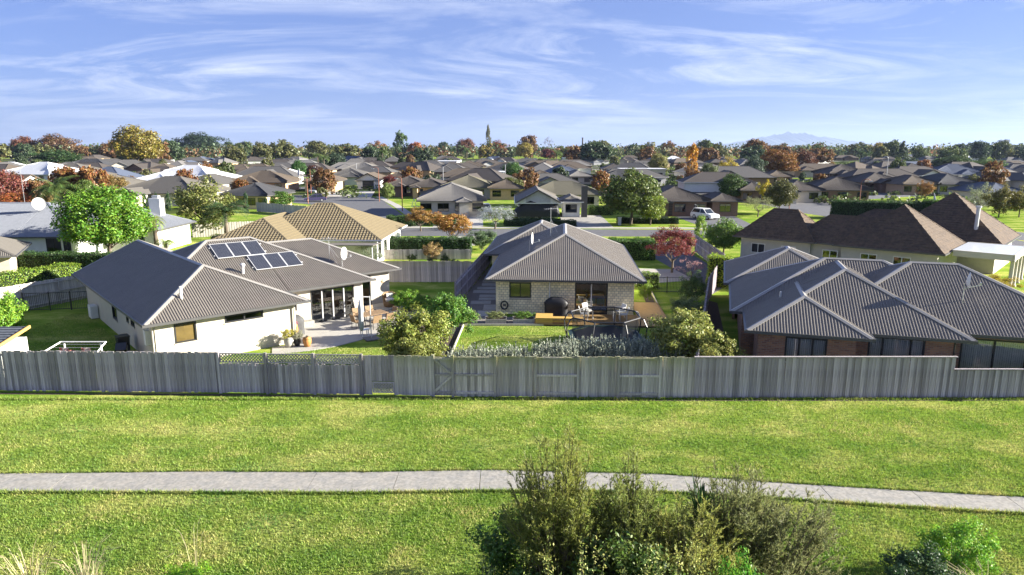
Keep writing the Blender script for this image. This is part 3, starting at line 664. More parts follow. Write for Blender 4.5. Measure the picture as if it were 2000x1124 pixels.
# tiled house behind the solar house
TH=T('tile_house','tan concrete tile roofed house behind the solar house','house',(-27.4,59.2,0),R(-2))
for k,(rc,e) in enumerate([((1.2,3.9,15.2,16.3),'hh'),((0,0,8.4,14),'hh')]):
    roof_block(TH,rc,2.4,.466,'tile',ROOFS['tan'],ROOFS['tan'],m_white,e,k)
    MB().bx(rc[0]+.55,rc[2]-.55+k*.004,rc[1]+.55,rc[3]-.55,0,2.31).build('wall',m_white,TH)
for y_ in (5.5,8,11): quad_window(TH,(14.66,y_,1.3),1.1,1.7,R(90))
MB().box((13,2.2,2.25),(4.5,3.4,.06),rx=R(-4)).build('veranda_roof',m_roof,TH)
for x_ in (10.9,15.1): MB().tube((x_,.7,0),(x_,.7,2.15),.05).build('post',m_white,TH)
# shingled house on the right
SH=T('shingle_house','large house with steep brown shingle roofs and a columned patio','house',(33.54,52.41,0),R(47))
m_shing=mat('brown_shingle',(.10,.07,.046),.9,.35,5,bump=.5,bscale=12,col2=(.075,.053,.037))
for k,(rc,tt) in enumerate([((0,0,8.6,8.2),.82),((9.2,-2.5,19,7.3),.82),((.3,2,5.9,12.5),.8),((0,9.8,5.2,17.2),.98),((6,2,14,12),.6)]):
    roof_block(SH,rc,2.6,tt,'shingle',m_shing,m_shing,m_gutter,'hh',k)
    MB().bx(rc[0]+.5+k*.004,rc[2]-.5-k*.004,rc[1]+.5+k*.004,rc[3]-.5-k*.004,0,2.5).build('wall',WALLS['greige'],SH)
for v_ in (3.0,5.5,8.6,12.2,15): quad_window(SH,(.49,v_,1.6),1.3,.9,R(-90),gm=m_glassd,fm=m_white)
b=MB(); b.bx(2.2,8.5,-4.1,-.1,2.72,2.76); b.build('patio_roof',mat('polycarbonate',(.5,.52,.54),.3,.1),SH)
b=MB(); b.bx(2.1,8.6,-4.25,-4.11,2.3,2.78); b.bx(2.06,2.19,-4.1,-.2,2.3,2.78); b.bx(8.51,8.64,-4.1,-.2,2.3,2.78); b.build('fascia',m_cream,SH)
for u_ in (2.4,4.4,6.4,8.3): MB().lathe([(.2,0),(.2,.12),(.15,.16),(.14,2.2),(.2,2.3)],(u_,-4.1,0)).build('column',m_cream,SH,True)
b=MB(); b.tube((10.6,-.2,3.6),(10.6,-.2,5.6),.16); b.tube((10.6,-.2,5.6),(10.6,-.2,5.75),.24); b.build('flue',m_alu,SH)
# neighbour on the left
NH=T('blue_roof_house','white house with blue grey metal roof beside the round green tree','house',(-64,64.7,0),0)
for k,(rc,e) in enumerate([((0,0,22.2,12),'hh'),((14,5.6,27.4,14.2),'hh')]):
    roof_block(NH,rc,2.4,.466,'rib',ROOFS['bluegrey'],ROOFS['bluegrey'],m_gutter,e,k)
    MB().bx(rc[0]+.5,rc[2]-.5-k*.004,rc[1]+.5,rc[3]-.5,0,2.3).build('wall',m_white,NH)
quad_window(NH,(19.9,.49,1.3),1.4,1.9,0); quad_window(NH,(21.2,.49,1.3),.7,1.9,0); quad_window(NH,(25.4,6.09,1.4),.5,1.5,0)
b=MB(); b.bx(24.1,25.3,10.6,11.6,0,5.3); b.build('chimney',m_white,NH); b=MB(); b.bx(24.35,25.05,10.85,11.35,5.3,5.6); b.build('chimney_pot',m_alu,NH)
antenna((-51.5,72.5,4.9),4.2,'tall H-frame antenna mast on the blue grey roof',0,False); dish((-47.6,69,4.5),R(30),.6,'white satellite dish on the blue grey roof',.6)
house('small cream brick house with dark roof behind the long hedge',(-39.13,53.2),28,[(-10,0,0,8.4)],'greige','creambrick',prof='rib',lite=False)
# houses further back, each measured from its eave line in the photograph
def eave_house(label,pl_,pr_,py,depth,roof,wall,rot=0,t=.45,ends='hh',ze=2.4,extra=None,wins=3,garage=False,prof='course',group=None,gm=None):
    a=G(pl_,py,ze); b=G(pr_,py,ze); W=(b-a).length/max(.5,cos(R(rot))); c=(a+b)/2
    loc=(c.x,c.y); bl2=[(-W/2,0,W/2,depth,ends)]
    if extra: bl2+=extra(W,depth)
    ws=[]
    xs=[(-W/2+W*(i+.5)/max(1,wins)) for i in range(wins)]
    for i,x in enumerate(xs):
        if garage and i==0: continue
        ws.append((x,.49,1.35,min(1.8,W/(wins+1)),1.3,0))
    gd=((xs[0] if wins else 0,.5,1.15),min(4.6,W*.42),2.1,0,ROOFS['black']) if garage else None
    PLACED.append((c.x,c.y+depth/2,max(W,depth)*.62))
    return house(label,loc,rot,bl2,roof,wall,ze,t,prof,ws,group=group,garage=gd,gm=gm)
PLACED=[]
wing=lambda f0,f1,o=2.5,e='hh',kk=1:(lambda W,D:[(-W/2+W*f0,-o,-W/2+W*f1,D*.7,e)])
eave_house('straw walled house with black hip roof beside two clipped cypresses',425,524,383,11,'black','yellow',-8,wins=4)
eave_house('brown tiled house with layered hips above the straw house',446,560,357,12,'brown','tan',0,extra=wing(.1,.55,2,'hh'),wins=3)
eave_house('brown roofed house with open garage behind the red lamp posts',590,652,356,14,'brown','yellow',0,wins=2)
eave_house('charcoal roofed house next to the open garage house',640,712,346,14,'charcoal','grey',0,extra=wing(.3,.9,2),wins=2)
eave_house('white gabled garage with wide black door at the street end',692,744,352,13,'brown','white',0,ends='gh',wins=1,garage=True,t=.5)
eave_house('brown house stretched right of the white gabled garage',742,800,350,9,'brown','white',-6,wins=3)
eave_house('pale grey roofed white house behind the brown house',534,578,342,12,'pale','white',5,wins=2)
eave_house('grey hip house with white ridge behind the charcoal roofs',668,738,333,14,'grey','white',0,wins=2)
eave_house('dark house with olive hip end beyond the street lamp',755,832,363,11,'umber','brown',0,extra=wing(.15,.5,3),wins=3)
eave_house('grey hipped house with white frame pergola beside the white cars',815,950,393,15,'grey','greige',5,extra=wing(.56,.78,3),wins=4)
C1=eave_house('white gabled house with grey centre panel behind the covered trailer',1006,1097,397,16,'greige','white',0,ends='gh',wins=0,t=.55)
eave_house('low white wing with wide brown window beside the gabled house',1093,1139,395,9,'greige','white',-3,wins=1,ends='hh')
eave_house('tan ribbed hip behind the white gabled house',1030,1176,381,10,'olive','greige',0,wins=3)
eave_house('brown tiled hip beyond the round olive tree',952,1024,369,13,'brown','tan',0,wins=2)
eave_house('long olive tiled roof behind the grey hipped house',862,962,367,12,'olive','greige',0,wins=2)
eave_house('dark tiled roof with pale gable left of the olive roof',800,870,366,12,'umber','tan',0,wins=2,extra=wing(.05,.3,2))
eave_house('brown roof beside the tall dark pole',1022,1092,350,13,'brown','tan',0,wins=2)
eave_house('slate grey roof with upright pale edge near the dark pole',1112,1160,345,12,'grey','greige',12,wins=2)
eave_house('brown tiled house with wide garage and white car on its drive',1272,1388,394,14,'umber','brown',0,extra=wing(0,.3,2.5,'hh'),wins=3,garage=True)
eave_house('small brick wing with bay window beside the white car house',1388,1450,394,9,'umber','brown',0,wins=1)
eave_house('blue black hipped roof behind the large green tree',1163,1290,356,13,'black','brown',0,wins=3)
eave_house('dark roof behind the pale ball tree',1446,1512,373,12,'umber','brown',0,wins=2)
eave_house('dark roof with small cream gable beside the clipped hedge',1532,1612,373,12,'umber','cream',0,extra=wing(.0,.25,3,'gh'),wins=2)
eave_house('broad dark tiled roof behind the clipped hedge',1596,1700,372,14,'umber','brown',-10,wins=3)
eave_house('umber hip with porch facing the side street',1688,1768,357,13,'umber','brown',0,extra=wing(.3,.7,2,'gh'),wins=3)
eave_house('brown hip behind small orange tree by the side street',1764,1838,361,12,'brown','tan',0,wins=3)
eave_house('black roofed house with white gable by the side street',1832,1918,361,14,'black','cream',0,extra=wing(.45,.75,3,'gh'),wins=3)
eave_house('navy roofed house at the right end of the side street',1930,2010,378,12,'blue','cream',0,wins=2)
eave_house('brown roof between the autumn clump and the side street',1500,1552,346,11,'brown','tan',0,wins=2)
eave_house('bluish hip group beyond the side street',1830,1930,341,14,'blue','white',-8,wins=3,extra=wing(.4,.8,3))
eave_house('bluish roof with white gable far up the side street',1940,2010,341,14,'blue','white',0,ends='hh',wins=2)
eave_house('umber roof with three hips behind the side street houses',1620,1700,340,14,'umber','brown',0,wins=3,extra=wing(.2,.6,3))
eave_house('bright pale metal roofed house at the left edge',-20,104,341,18,'pale','white',-12,wins=3,t=.42)
eave_house('grey brown ribbed roof behind the palm',48,205,367,17,'greige','brown',-6,wins=3,extra=wing(.45,.9,3))
eave_house('sprawling pale metal roof behind the cypress gables',258,418,354,17,'pale','white',-8,wins=4,extra=wing(.1,.5,3))
eave_house('grey brown roof with white gables behind the four cypresses',214,382,378,13,'greige','cream',-8,wins=3,extra=lambda W,D:[(-W/2+W*.15,-2.5,-W/2+W*.42,D*.7,'gh'),(-W/2+W*.3,-4,-W/2+W*.48,D*.5,'gh')],gm=m_white)
eave_house('charcoal hip beside the sprawling pale roof',345,425,360,12,'charcoal','cream',-10,wins=2)
eave_house('brown grey roof right of the bright pale roof',70,166,338,14,'greige','tan',0,wins=3)
eave_house('black hip roof under the golden tree',118,205,325,15,'black','white',0,wins=3)
# flat roofed white building
def flat_house(label,pl_,pr_,py,depth,h,wall='white'):
    a=G(pl_,py,h); b=G(pr_,py,h); W=(b-a).length; c=(a+b)/2; H=T('flat_house',label,'building',(c.x,c.y,0)); PLACED.append((c.x,c.y+depth/2,W*.6))
    MB().bx(-W/2,W/2,0,depth,0,h-.25).build('wall',WALLS[wall],H); b_=MB(); b_.bx(-W/2-.4,W/2+.4,-.5,depth+.4,h-.25,h); b_.build('roof',ROOFS['pale'],H)
    n=max(2,int(W/4))
    for i in range(n): quad_window(H,(-W/2+W*(i+.5)/n,-.01,1.5),W/n*.6,1.3,0)
flat_house('long white flat roofed house left of the round green tree',886,984,336,9,3.2)
flat_house('cream flat roofed house behind the large green tree',1215,1300,330,9,3.6,'cream')
flat_house('white flat shed roof beyond the palms',838,892,315,20,4.2)
flat_house('long low white school block under the tree line',1100,1180,308,15,4.0)
# white gabled house: grey centre panel, chimney
a=C1.location; b=MB(); b.add([(-1.9,.46,.9),(1.9,.46,.9),(1.9,.46,3.5),(0,.46,4.45),(-1.9,.46,3.5)],[(0,1,2,3,4)]); b.build('centre_panel',WALLS['grey'],C1)
for x_ in (-1.8,0,1.7): quad_window(C1,(x_,.44,1.55),.9,.35,0)
MB().bx(6.9,7.8,2,2.9,0,4.9).build('chimney',ROOFS['charcoal'],C1)
# random far suburb
rg=random.Random(11); FARH=0; tries=0
bw_=lambda s:(s if s else None)
farl={'charcoal':'distant house with charcoal hip roof in the far suburb','umber':'distant house with umber tiled roof in the far suburb','grey':'distant house with mid grey roof in the far suburb','pale':'distant house with pale metal roof in the far suburb','blue':'distant house with blue slate roof in the far suburb','brown':'distant house with brown tiled roof in the far suburb'}
while FARH<150 and tries<4000:
    tries+=1
    y=rg.uniform(165,620) if FARH<110 else rg.uniform(165,330); x=rg.uniform(-.76,.76)*y
    r=9.5
    if any((x-a)**2+(y-b)**2<(r+q*.9)**2 for a,b,q in PLACED): continue
    if abs(y-(225+.1*x))<14 and y<250: continue
    W=rg.uniform(13,22); D=rg.uniform(9,13); k=rg.choices(['charcoal','umber','grey','pale','blue','brown'],[6,6,2,1.1,2,4])[0]
    PLACED.append((x,y,r)); FARH+=1
    bl3=[(-W/2,0,W/2,D)]
    if rg.random()<.8: f=rg.uniform(-W/2,0); bl3.append((f,-rg.uniform(1.5,4),f+rg.uniform(6,9),D*.8,rg.choice(['hh','gh'])))
    wk=rg.choice(['cream','white','tan','brown','grey']); wg='with no wing' if len(bl3)==1 else ('with a gabled wing' if bl3[1][4]=='gh' else 'with a hipped wing')
    lb='distant '+{'charcoal':'charcoal','umber':'umber tiled','grey':'grey','pale':'pale metal','blue':'slate blue','brown':'brown tiled'}[k]+' roof over '+wk+' walls '+wg+(' among the far trees' if y>380 else ' before the far trees')
    house(lb,(x,y),rg.choice([0,0,90,20,-25])+rg.uniform(-8,8),bl3,k,wk,t=rg.uniform(.4,.52),prof='plain',group=lb[8:])
# ------------------------------------------------------------------ fences
BV={}
def board_mesh(m,h,w_=.15,key=None):
    k=(m.name,round(h,2),w_)
    if k not in BV:
        l=[]
        for i in range(5):
            r=random.Random(i); b=MB(); ww=w_+.014-.010*r.random(); t=.018+.006*r.random(); dz=r.uniform(-.025,.02); sk=r.uniform(-.012,.012)
            P=[(-ww/2,-t/2,.02),(ww/2,-t/2,.02),(ww/2,t/2,.02),(-ww/2,t/2,.02)]; Q=[(x+sk,y,h+dz+(r.uniform(-.008,.008))) for x,y,_ in P]
            b.add(P+Q,[(3,2,1,0),(4,5,6,7),(0,1,5,4),(1,2,6,5),(2,3,7,6),(3,0,4,7)]); l.append(b.mesh('board',m))
        BV[k]=l
    return BV[k]
def fence(label,p0,p1,h,m,side=-1,bw=.15,name='paling_fence',group=None,posts=2.4,rails=True,skip=(),capped=False,h2=None):
    p0,p1=Vector((*p0,0)),Vector((*p1,0)); L_=(p1-p0).length; d=(p1-p0)/L_; rz=math.atan2(d.y,d.x)
    root=T(name,label,'fence',p0,rz,group); n=int(round(L_/bw)); ms=board_mesh(m,h,bw)
    for i in range(n):
        x=(i+.5)*L_/n
        if any(a<x<b for a,b in skip): continue
        fr=1 if (i%2) else 0
        o=link('board',random.choice(ms),root,(x,(.026*fr if side<0 else -.026*fr)+random.uniform(-.002,.002),random.uniform(-.01,.02))); o.rotation_euler=(0,random.uniform(-.005,.005),random.uniform(-.012,.012))
    x=0
    while x<L_-.3:
        b=MB(); b.box((0,-.07*side,h/2-.02),(.1,.1,h-.06)); b.build('post',m,root,loc=(x,0,0)); x+=posts
    if rails:
        for z in (.25,h*.52,h-.2): b=MB(); b.bx(0,L_,-.07*side-.04 if side>0 else .02,-.02 if side>0 else .07,z-.04,z+.04); b.build('rail',m,root)
    if capped: b=MB(); b.bx(-.05,L_+.05,-.07,.07,h+.02,h+.06); b.build('capping',m,root)
    return root
F0=(-34,29.45); F1=(-12.98,28.92); F2=(-5.16,28.6); F2b=(-6.6,28.66); F3=(-3.45,28.5); F3b=(-2.58,28.45); F4=(7.93,28.25); F5=(19.18,28.27); F6=(30,28.27)
fence('tall grey paling fence along the reserve beside the clothesline yard',F0,F1,1.88,m_fence)
tf=fence('grey paling fence topped with three lattice panels below the patio',F1,F2b,1.38,m_fence)
d_=(Vector(F2b)-Vector(F1)); Lt=d_.length
def lattice(root,x0,x1,z0,z1,m=m_fence,st=.11):
    f=MB(); f.bx(x0,x1,-.02,.02,z1-.05,z1); f.bx(x0,x1,-.02,.02,z0,z0+.05); f.bx(x0,x0+.05,-.02,.018,z0+.05,z1-.05); f.bx(x1-.05,x1,-.02,.018,z0+.05,z1-.05)
    p=f.build('lattice_panel',m,root); l=MB(); H_=z1-z0-.08; W_=x1-x0-.08
    k=-H_
    while k<W_:
        a=max(0,k); b_=min(W_,k+H_)
        if b_-a>.03:
            l.bar((x0+.04+a,-.006,z0+.04+a-k),(x0+.04+b_,-.006,z0+.04+b_-k),.042,.01,(0,1,0)); l.bar((x0+.04+a,.006,z1-.04-(a-k)),(x0+.04+b_,.006,z1-.04-(b_-k)),.042,.01,(0,1,0))
        k+=st*1.3
    tag(l.build('lattice',m,p),kind='stuff')
for i in range(3): lattice(tf,Lt*i/3+.07,Lt*(i+1)/3-.07,1.42,1.86)
for i in range(4): MB().box((Lt*i/3,-.03,.95),(.11,.09,1.9)).build('lattice_post',m_fence,tf)
tl=T('cat_gate','grey paling panel with a small lattice opening beside the mossy fence','gate',(*F2b,0),math.atan2(-.06,1.44))
ms=board_mesh(m_fence,1.84)
for i in range(10):
    x=.07+i*.145; b=MB(); z0=.66 if i>=3 else .03; b.bx(x-.068,x+.068,-.012+.003*(i%2),.010+.003*(i%2),z0,1.84+random.uniform(-.02,.01)); b.build('board',m_fence,tl)
lattice(tl,.45,1.42,.12,.62,st=.1); MB().box((0,-.03,.92),(.1,.1,1.84)).build('post',m_fence,tl)
for i in range(1,5): pass
fence('short mossy paling panel left of the braced gate',F2,F3,1.84,m_fence2)
# braced gate
gt=T('braced_gate','timber garden gate with diagonal braces in the mossy fence','gate',(F3[0],F3[1],0),math.atan2(F3b[1]-F3[1],F3b[0]-F3[0])); gw=.87
for i in range(6): link('board',random.choice(board_mesh(m_fence2,1.78,.14)),gt,(.09+i*.139,.02,.02))
for z in (.2,1.0,1.72): MB().bx(.03,gw-.03,-.035,.006,z-.045,z+.045).build('ledge',m_fence2,gt)
MB().bar((.08,-.03,1.68),(gw-.06,-.03,1.06),.1,.03,(0,1,0)).build('brace',m_fence2,gt); MB().bar((gw-.06,-.03,.94),(.08,-.03,.26),.1,.03,(0,1,0)).build('brace',m_fence2,gt)
for x in (0,gw): MB().box((x,.0,.95),(.11,.11,1.9)).build('post',m_fence2,gt)
# alternating panels: rails on the reserve side, then boards on the reserve side
segs=[(0,1.85,1),(1.85,3.6,-1),(3.6,5.45,1),(5.45,7.2,-1),(7.2,9.0,1),(9.0,10.5,-1)]
dv=(Vector(F4)-Vector(F3b)).normalized()
lbl={1:'mossy fence panel with its rails on the grass reserve side',-1:'mossy fence panel with plain boards on the grass reserve side'}
nth={0:'next to the braced gate',1.85:'second from the braced gate',3.6:'third from the braced gate',5.45:'fourth from the braced gate',7.2:'fifth from the braced gate',9.0:'ending at the yellow topped post'}
for a,c,sd in segs:
    p=Vector(F3b)+dv*a; q=Vector(F3b)+dv*c; r=fence(('railed' if sd>0 else 'plain boarded')+' mossy fence panel '+nth[a],p[:],q[:],1.86,m_fence2,sd,name='fence_panel',group='mossy fence panels '+('with rails' if sd>0 else 'with plain boards'),rails=False)
    Ls=c-a
    if sd>0:
        for z in (.2,1.02,1.78): MB().bx(.05,Ls-.05,-.075,-.03,z-.05,z+.05).build('rail',m_fence2,r)
    MB().box((0,-.05,.95),(.1,.1,1.9)).build('post',m_fence2,r)
fence('grey paling fence below the brick house',F4,F5,1.84,m_fence,capped=True)
fence('lower grey paling fence below the brick house patio door',F5,F6,1.28,m_fence,capped=True)
fence('paling fence between the block house path and the patio garden',(-3.9,45.4),(-2.0,64.5),1.8,m_fence,1)
fence('mossy back fence of the patio garden with espaliered branches',(-12.5,54.6),(-3.3,54.55),1.75,m_fence2,-1)
fence('sunlit pale fence under the long trimmed hedge',(-36,38.2),(-30.9,48.6),1.8,m_fence3,1)
fence('sunlit pale fence corner behind the black yard gate',(-30.9,48.6),(-27.5,53),1.8,m_fence3,1)
fence('grey fence along the dark driveway',(19.3,71),(18.3,58),1.8,m_fence,1); fence('grey fence between the driveway and the brick house',(18.3,58),(14.2,48),1.8,m_fence,1)
fence('weathered side fence behind the white flowering bush',(14.1,47.8),(8.1,28.5),1.75,m_fence,1)
fence('pale fence behind the tile house garden',(-39,83),(-22,91),1.7,m_fence3,-1)
fence('pale fence behind the clipped cypress garden',(-44,118),(-33,110),1.6,m_fence3,-1,bw=.3)
fence('white panel fence beside the clipped hedge',(60,96),(86,140),1.8,m_white,-1,bw=.6,posts=3)
fence('front garden fence with hedge behind the block house lawn',(-13,66),(-4,66.2),1.0,m_fence2,-1)
def railing(label,p0,p1,h,gates=()):
    p0,p1=Vector((*p0,0)),Vector((*p1,0)); L_=(p1-p0).length; d=(p1-p0)/L_
    r=T('metal_railing',label,'railing',p0,math.atan2(d.y,d.x)); n=int(L_/.11)
    bm=MB().bx(-.008,.008,-.008,.008,.08,h-.03).mesh('baluster',m_black)
    for i in range(n): link('baluster',bm,r,((i+.5)*L_/n,0,0))
    for z in (.1,h-.02): MB().bx(0,L_,-.018,.018,z-.018,z+.018).build('rail',m_black,r)
    for x in (0,L_,*gates): MB().box((x,0,h/2+.03),(.06,.06,h+.06)).build('post',m_black,r)
railing('black metal yard railing with gate beside the solar house',(-32.6,44.4),(-28.0,45.2),1.25,(1.6,2.9))
railing('black metal pool railing right of the block house',(9.9,50.6),(14.2,50.2),1.2,(1.8,))
# ------------------------------------------------------------------ trees
def leaves(rng,P,N,size,asp=.5,jit=.9):
    "diamond leaves at points P, facing roughly N"
    n=len(P); nr=N+rng.normal(0,jit,(n,3)); nr/=np.linalg.norm(nr,axis=1,keepdims=True)+1e-9
    a=rng.normal(0,1,(n,3)); t=np.cross(nr,a); t/=np.linalg.norm(t,axis=1,keepdims=True)+1e-9; s_=np.cross(nr,t)
    l=size*rng.uniform(.6,1.35,(n,1)); 
    V=np.stack([P-t*l*.5,P+s_*l*asp*.5,P+t*l*.5,P-s_*l*asp*.5],1); return V
def clumps(rng,K,shape):
    d=rng.normal(0,1,(K,3)); d/=np.linalg.norm(d,axis=1,keepdims=True); r=rng.uniform(.35,1,(K,1))**.5
    C=d*r
    if shape=='round': C[:,2]=np.where(C[:,2]<-.55,C[:,2]*.6,C[:,2]); rad=np.full(K,.27)
    elif shape=='cone':
        z=rng.uniform(-1,1,K); q=(1-z)/2*.95+.06; an=rng.uniform(0,6.28,K); rr=q*np.sqrt(rng.uniform(.2,1,K)); C=np.stack([rr*np.cos(an),rr*np.sin(an),z],1); rad=.10+.14*q
    elif shape=='poplar':
        z=rng.uniform(-1,1,K); q=np.sqrt(np.maximum(.02,1-((z+.2)/1.2)**2)); an=rng.uniform(0,6.28,K); rr=q*np.sqrt(rng.uniform(.2,1,K))*.85; C=np.stack([rr*np.cos(an),rr*np.sin(an),z],1); rad=np.full(K,.20)
    elif shape=='spread': C[:,2]=C[:,2]*.8; rad=rng.uniform(.16,.32,K)
    elif shape=='box': C=rng.uniform(-1,1,(K,3)); rad=np.full(K,.12)
    return C,rad
def crown_mesh(name,seed,n,shape,size,K=None,asp=.55,m=None,lump=.2,thin=1.0):
    rng=np.random.default_rng(seed); K=K or 70; C,rad=clumps(rng,K,shape)
    C=C*(1+rng.normal(0,lump*.35,(K,1)))
    k=rng.integers(0,K,n); d=rng.normal(0,1,(n,3)); d/=np.linalg.norm(d,axis=1,keepdims=True); q=rng.uniform(0,1,(n,1))**.45
    P=C[k]+d*q*rad[k][:,None]*thin
    N=d*.7+P*.6+np.array([0,0,.35]); return npmesh(name,leaves(rng,P,N,size,asp),4,[m or m_leaf])
def trunk_mesh(name,seed,h0,rad,crown_z,crown_r,limbs=7):
    r=random.Random(seed); b=MB(); p=Vector((0,0,-.1)); q=Vector((r.uniform(-.05,.05)*h0,r.uniform(-.05,.05)*h0,h0)); b.tube(p,q,rad,rad*.7,8,False)
    for i in range(limbs):
        a=i*2.4+r.random(); u=r.uniform(.35,.85); s0=q.lerp(p,r.uniform(0,.3)); m1=s0+Vector((cos(a)*crown_r*.4,sin(a)*crown_r*.4,(crown_z-h0)*.5)); e=Vector((cos(a)*crown_r*u,sin(a)*crown_r*u,crown_z+crown_r*r.uniform(-.1,.7)))
        b.tube(s0,m1,rad*.45,rad*.3,6,False); b.tube(m1,e,rad*.3,rad*.06,5,False)
    return b.mesh(name,m_bark,True)
CR={}
def crown(kind,i=0):
    k=(kind,i)
    if k in CR: return CR[k]
    s=hash(kind)%1 if 0 else (i*31+len(kind)*7+3)
    if kind=='far': me=crown_mesh('crown',s,3000,'round',.20,70)
    elif kind=='farspread': me=crown_mesh('crown',s,2400,'spread',.20,50,lump=.5)
    elif kind=='cone': me=crown_mesh('crown',s,2800,'cone',.15,110)
    elif kind=='poplar': me=crown_mesh('crown',s,3200,'poplar',.15,90)
    elif kind=='bare': me=crown_mesh('crown',s,700,'spread',.09,40,lump=.6)
    elif kind=='mid': me=crown_mesh('crown',s,10000,'round',.105,120)
    elif kind=='midspread': me=crown_mesh('crown',s,7000,'spread',.10,75,lump=.6)
    elif kind=='airy': me=crown_mesh('crown',s,4200,'spread',.06,60,lump=.6)
    elif kind=='dense': me=crown_mesh('crown',s,30000,'round',.072,200,lump=.25)
    elif kind=='camellia': me=crown_mesh('crown',s,13000,'spread',.095,90,asp=.5,lump=.5)
    elif kind=='near': me=crown_mesh('crown',s,11000,'spread',.08,75,asp=.5,lump=.5)
    CR[k]=me; return me
TR={}
def tree(label,x,y,h,rx,kind,color,base=0.,trunk=.3,group=None,name='tree',cat='tree',var=None,parts=True,ry=None,rot=None):
    "h: top of crown, rx: crown radius, base: underside of crown"
    i=var if var is not None else random.randrange(3); root=T(name,label,cat,(x,y,0),0,group)
    rz=(h-base)/2
    o=link('crown',crown(kind,i),root,(0,0,base+rz)); o.scale=(rx*.88,(ry or rx)*.88,rz*.92); o.rotation_euler[2]=rot if rot is not None else random.uniform(0,6.28); o.color=(*color,1)
    if parts:
        k=random.randrange(4); kk=('t',k)
        if kk not in TR: TR[kk]=trunk_mesh('trunk',k,1,.055,1.9,.8)
        t=link('trunk',TR[kk],root); hb=max(base,.25*h); sx=max(.35,rx*.9)
        t.scale=(sx*max(.5,trunk/.3),sx*max(.5,trunk/.3),max(.3,hb*.55+rz*.35))
    return root
def ptree(label,cx,top,bot,wpx,kind,color,base_f=.15,group=None,name='tree',cat='tree',var=None,trunk=.3,dz=0):
    "from the photo: centre column, top row, row where it meets the ground, width"
    g=G(cx,bot,dz); h=zat(top,g.y); f=g.y*_c+(CAM_H)*_s; r=wpx/2/F*f
    return tree(label,g.x,g.y,h,r,kind,color,h*base_f,trunk,group,name,cat,var)
GRN=(.075,.15,.022); DKG=(.035,.075,.02); OLV=(.12,.135,.03); YEL=(.36,.27,.03); ORG=(.30,.12,.025); RUS=(.16,.07,.03); RED=(.13,.035,.025); BRT=(.11,.24,.02); SIL=(.33,.36,.34); GOLD=(.21,.18,.028); PALE=(.17,.21,.09)
ptree('dense round bright green tree behind the solar house',214,368,518,168,'dense',BRT,.16)
ptree('loose olive green tree with open branches behind the left hedge',400,345,462,120,'midspread',(.17,.19,.05),.12)
ptree('tall golden green tree standing above the pale roofs',270,243,330,94,'mid',GOLD,.08)
ptree('large dark tree mass with rounded top on the skyline',392,261,308,98,'mid',(.035,.06,.035),.1)
ptree('rust coloured round tree at the left skyline',52,265,312,50,'mid',RUS,.05); ptree('broad brown tree beside the rust tree on the skyline',112,264,312,82,'mid',(.14,.085,.035),.05)
ptree('dark green clump below the brown skyline trees',112,294,326,96,'mid',(.04,.085,.025),.05)
ptree('tall green tree standing above the mid skyline',783,258,312,38,'poplar',(.06,.11,.03),.05); ptree('rust orange tree beside the tall green tree',812,276,312,30,'far',ORG,.05)
ptree('slender poplar rising over the skyline',954,245,304,13,'poplar',(.13,.13,.05),.03)
ptree('deep red autumn tree below the poplar',910,271,311,42,'mid',RUS,.08); ptree('orange brown autumn tree right of the poplar',972,276,312,42,'mid',(.2,.09,.03),.08)
ptree('brown crowned tree on the skyline near the dark pole',1032,262,311,42,'far',(.14,.09,.04),.1); ptree('thin bare tree on the skyline near the dark pole',1069,264,309,22,'bare',(.12,.1,.08),.3)
ptree('yellow tree in front of the brown skyline tree',1026,278,314,38,'mid',(.27,.23,.04),.05); ptree('dark red low tree beside the palm',1070,290,314,30,'far',RED,.05)
ptree('bright round green tree beside the long white flat house',1001,317,352,46,'mid',(.05,.12,.025),.12); ptree('dark olive round tree behind the grey hipped house',997,345,388,52,'mid',(.09,.11,.025),.1)
ptree('wide mixed dark and lime tree beside the drive',1232,335,438,126,'mid',(.085,.12,.025),.06,var=1); ptree('lime green tree at the foot of the wide dark tree',1270,375,440,62,'mid',(.16,.22,.03),.05); ptree('small upright conifer against the wide dark tree',1192,342,420,24,'cone',(.07,.14,.03),.05)
ptree('orange autumn poplar above the mid roofs',1350,280,352,34,'poplar',(.42,.23,.025),.12); ptree('pale yellow green tree left of the orange poplar',1285,299,345,42,'mid',(.21,.21,.06),.1)
ptree('grey green tree right of the orange poplar',1383,318,366,42,'mid',(.11,.14,.05),.1); ptree('yellow tree among the mid roofs',1420,308,358,44,'midspread',(.36,.30,.04),.1)
ptree('blue green dome tree among the mid roofs',1472,306,356,46,'mid',(.06,.09,.055),.05); ptree('broad orange brown autumn clump',1515,290,346,86,'mid',(.2,.11,.03),.05); ptree('dark rust tree behind the orange brown clump',1563,293,340,60,'mid',(.12,.06,.03),.05)
ptree('dark green tree above the white car house',1428,338,394,56,'mid',(.05,.095,.02),.05); ptree('olive brown round tree with yellow side branch',1522,352,418,66,'mid',(.095,.10,.03),.08); ptree('small yellow tree against the olive brown tree',1492,352,400,30,'midspread',(.42,.36,.03),.2)
ptree('pale green ball tree on the sunny lawn',1480,379,424,56,'airy',(.22,.24,.11),.2)
ptree('burgundy maple beside the concrete driveway',1312,442,533,104,'near',(.19,.055,.04),.3,var=1)
ptree('bright green garden tree along the driveway fence',1412,430,502,82,'mid',(.12,.21,.035),.1); ptree('slim lime tree beside the driveway fence',1367,420,492,34,'poplar',(.16,.26,.04),.1)
ptree('pink tinged bare shrub at the driveway edge',1350,500,545,58,'bare',(.3,.17,.16),.05,name='shrub',cat='shrub')
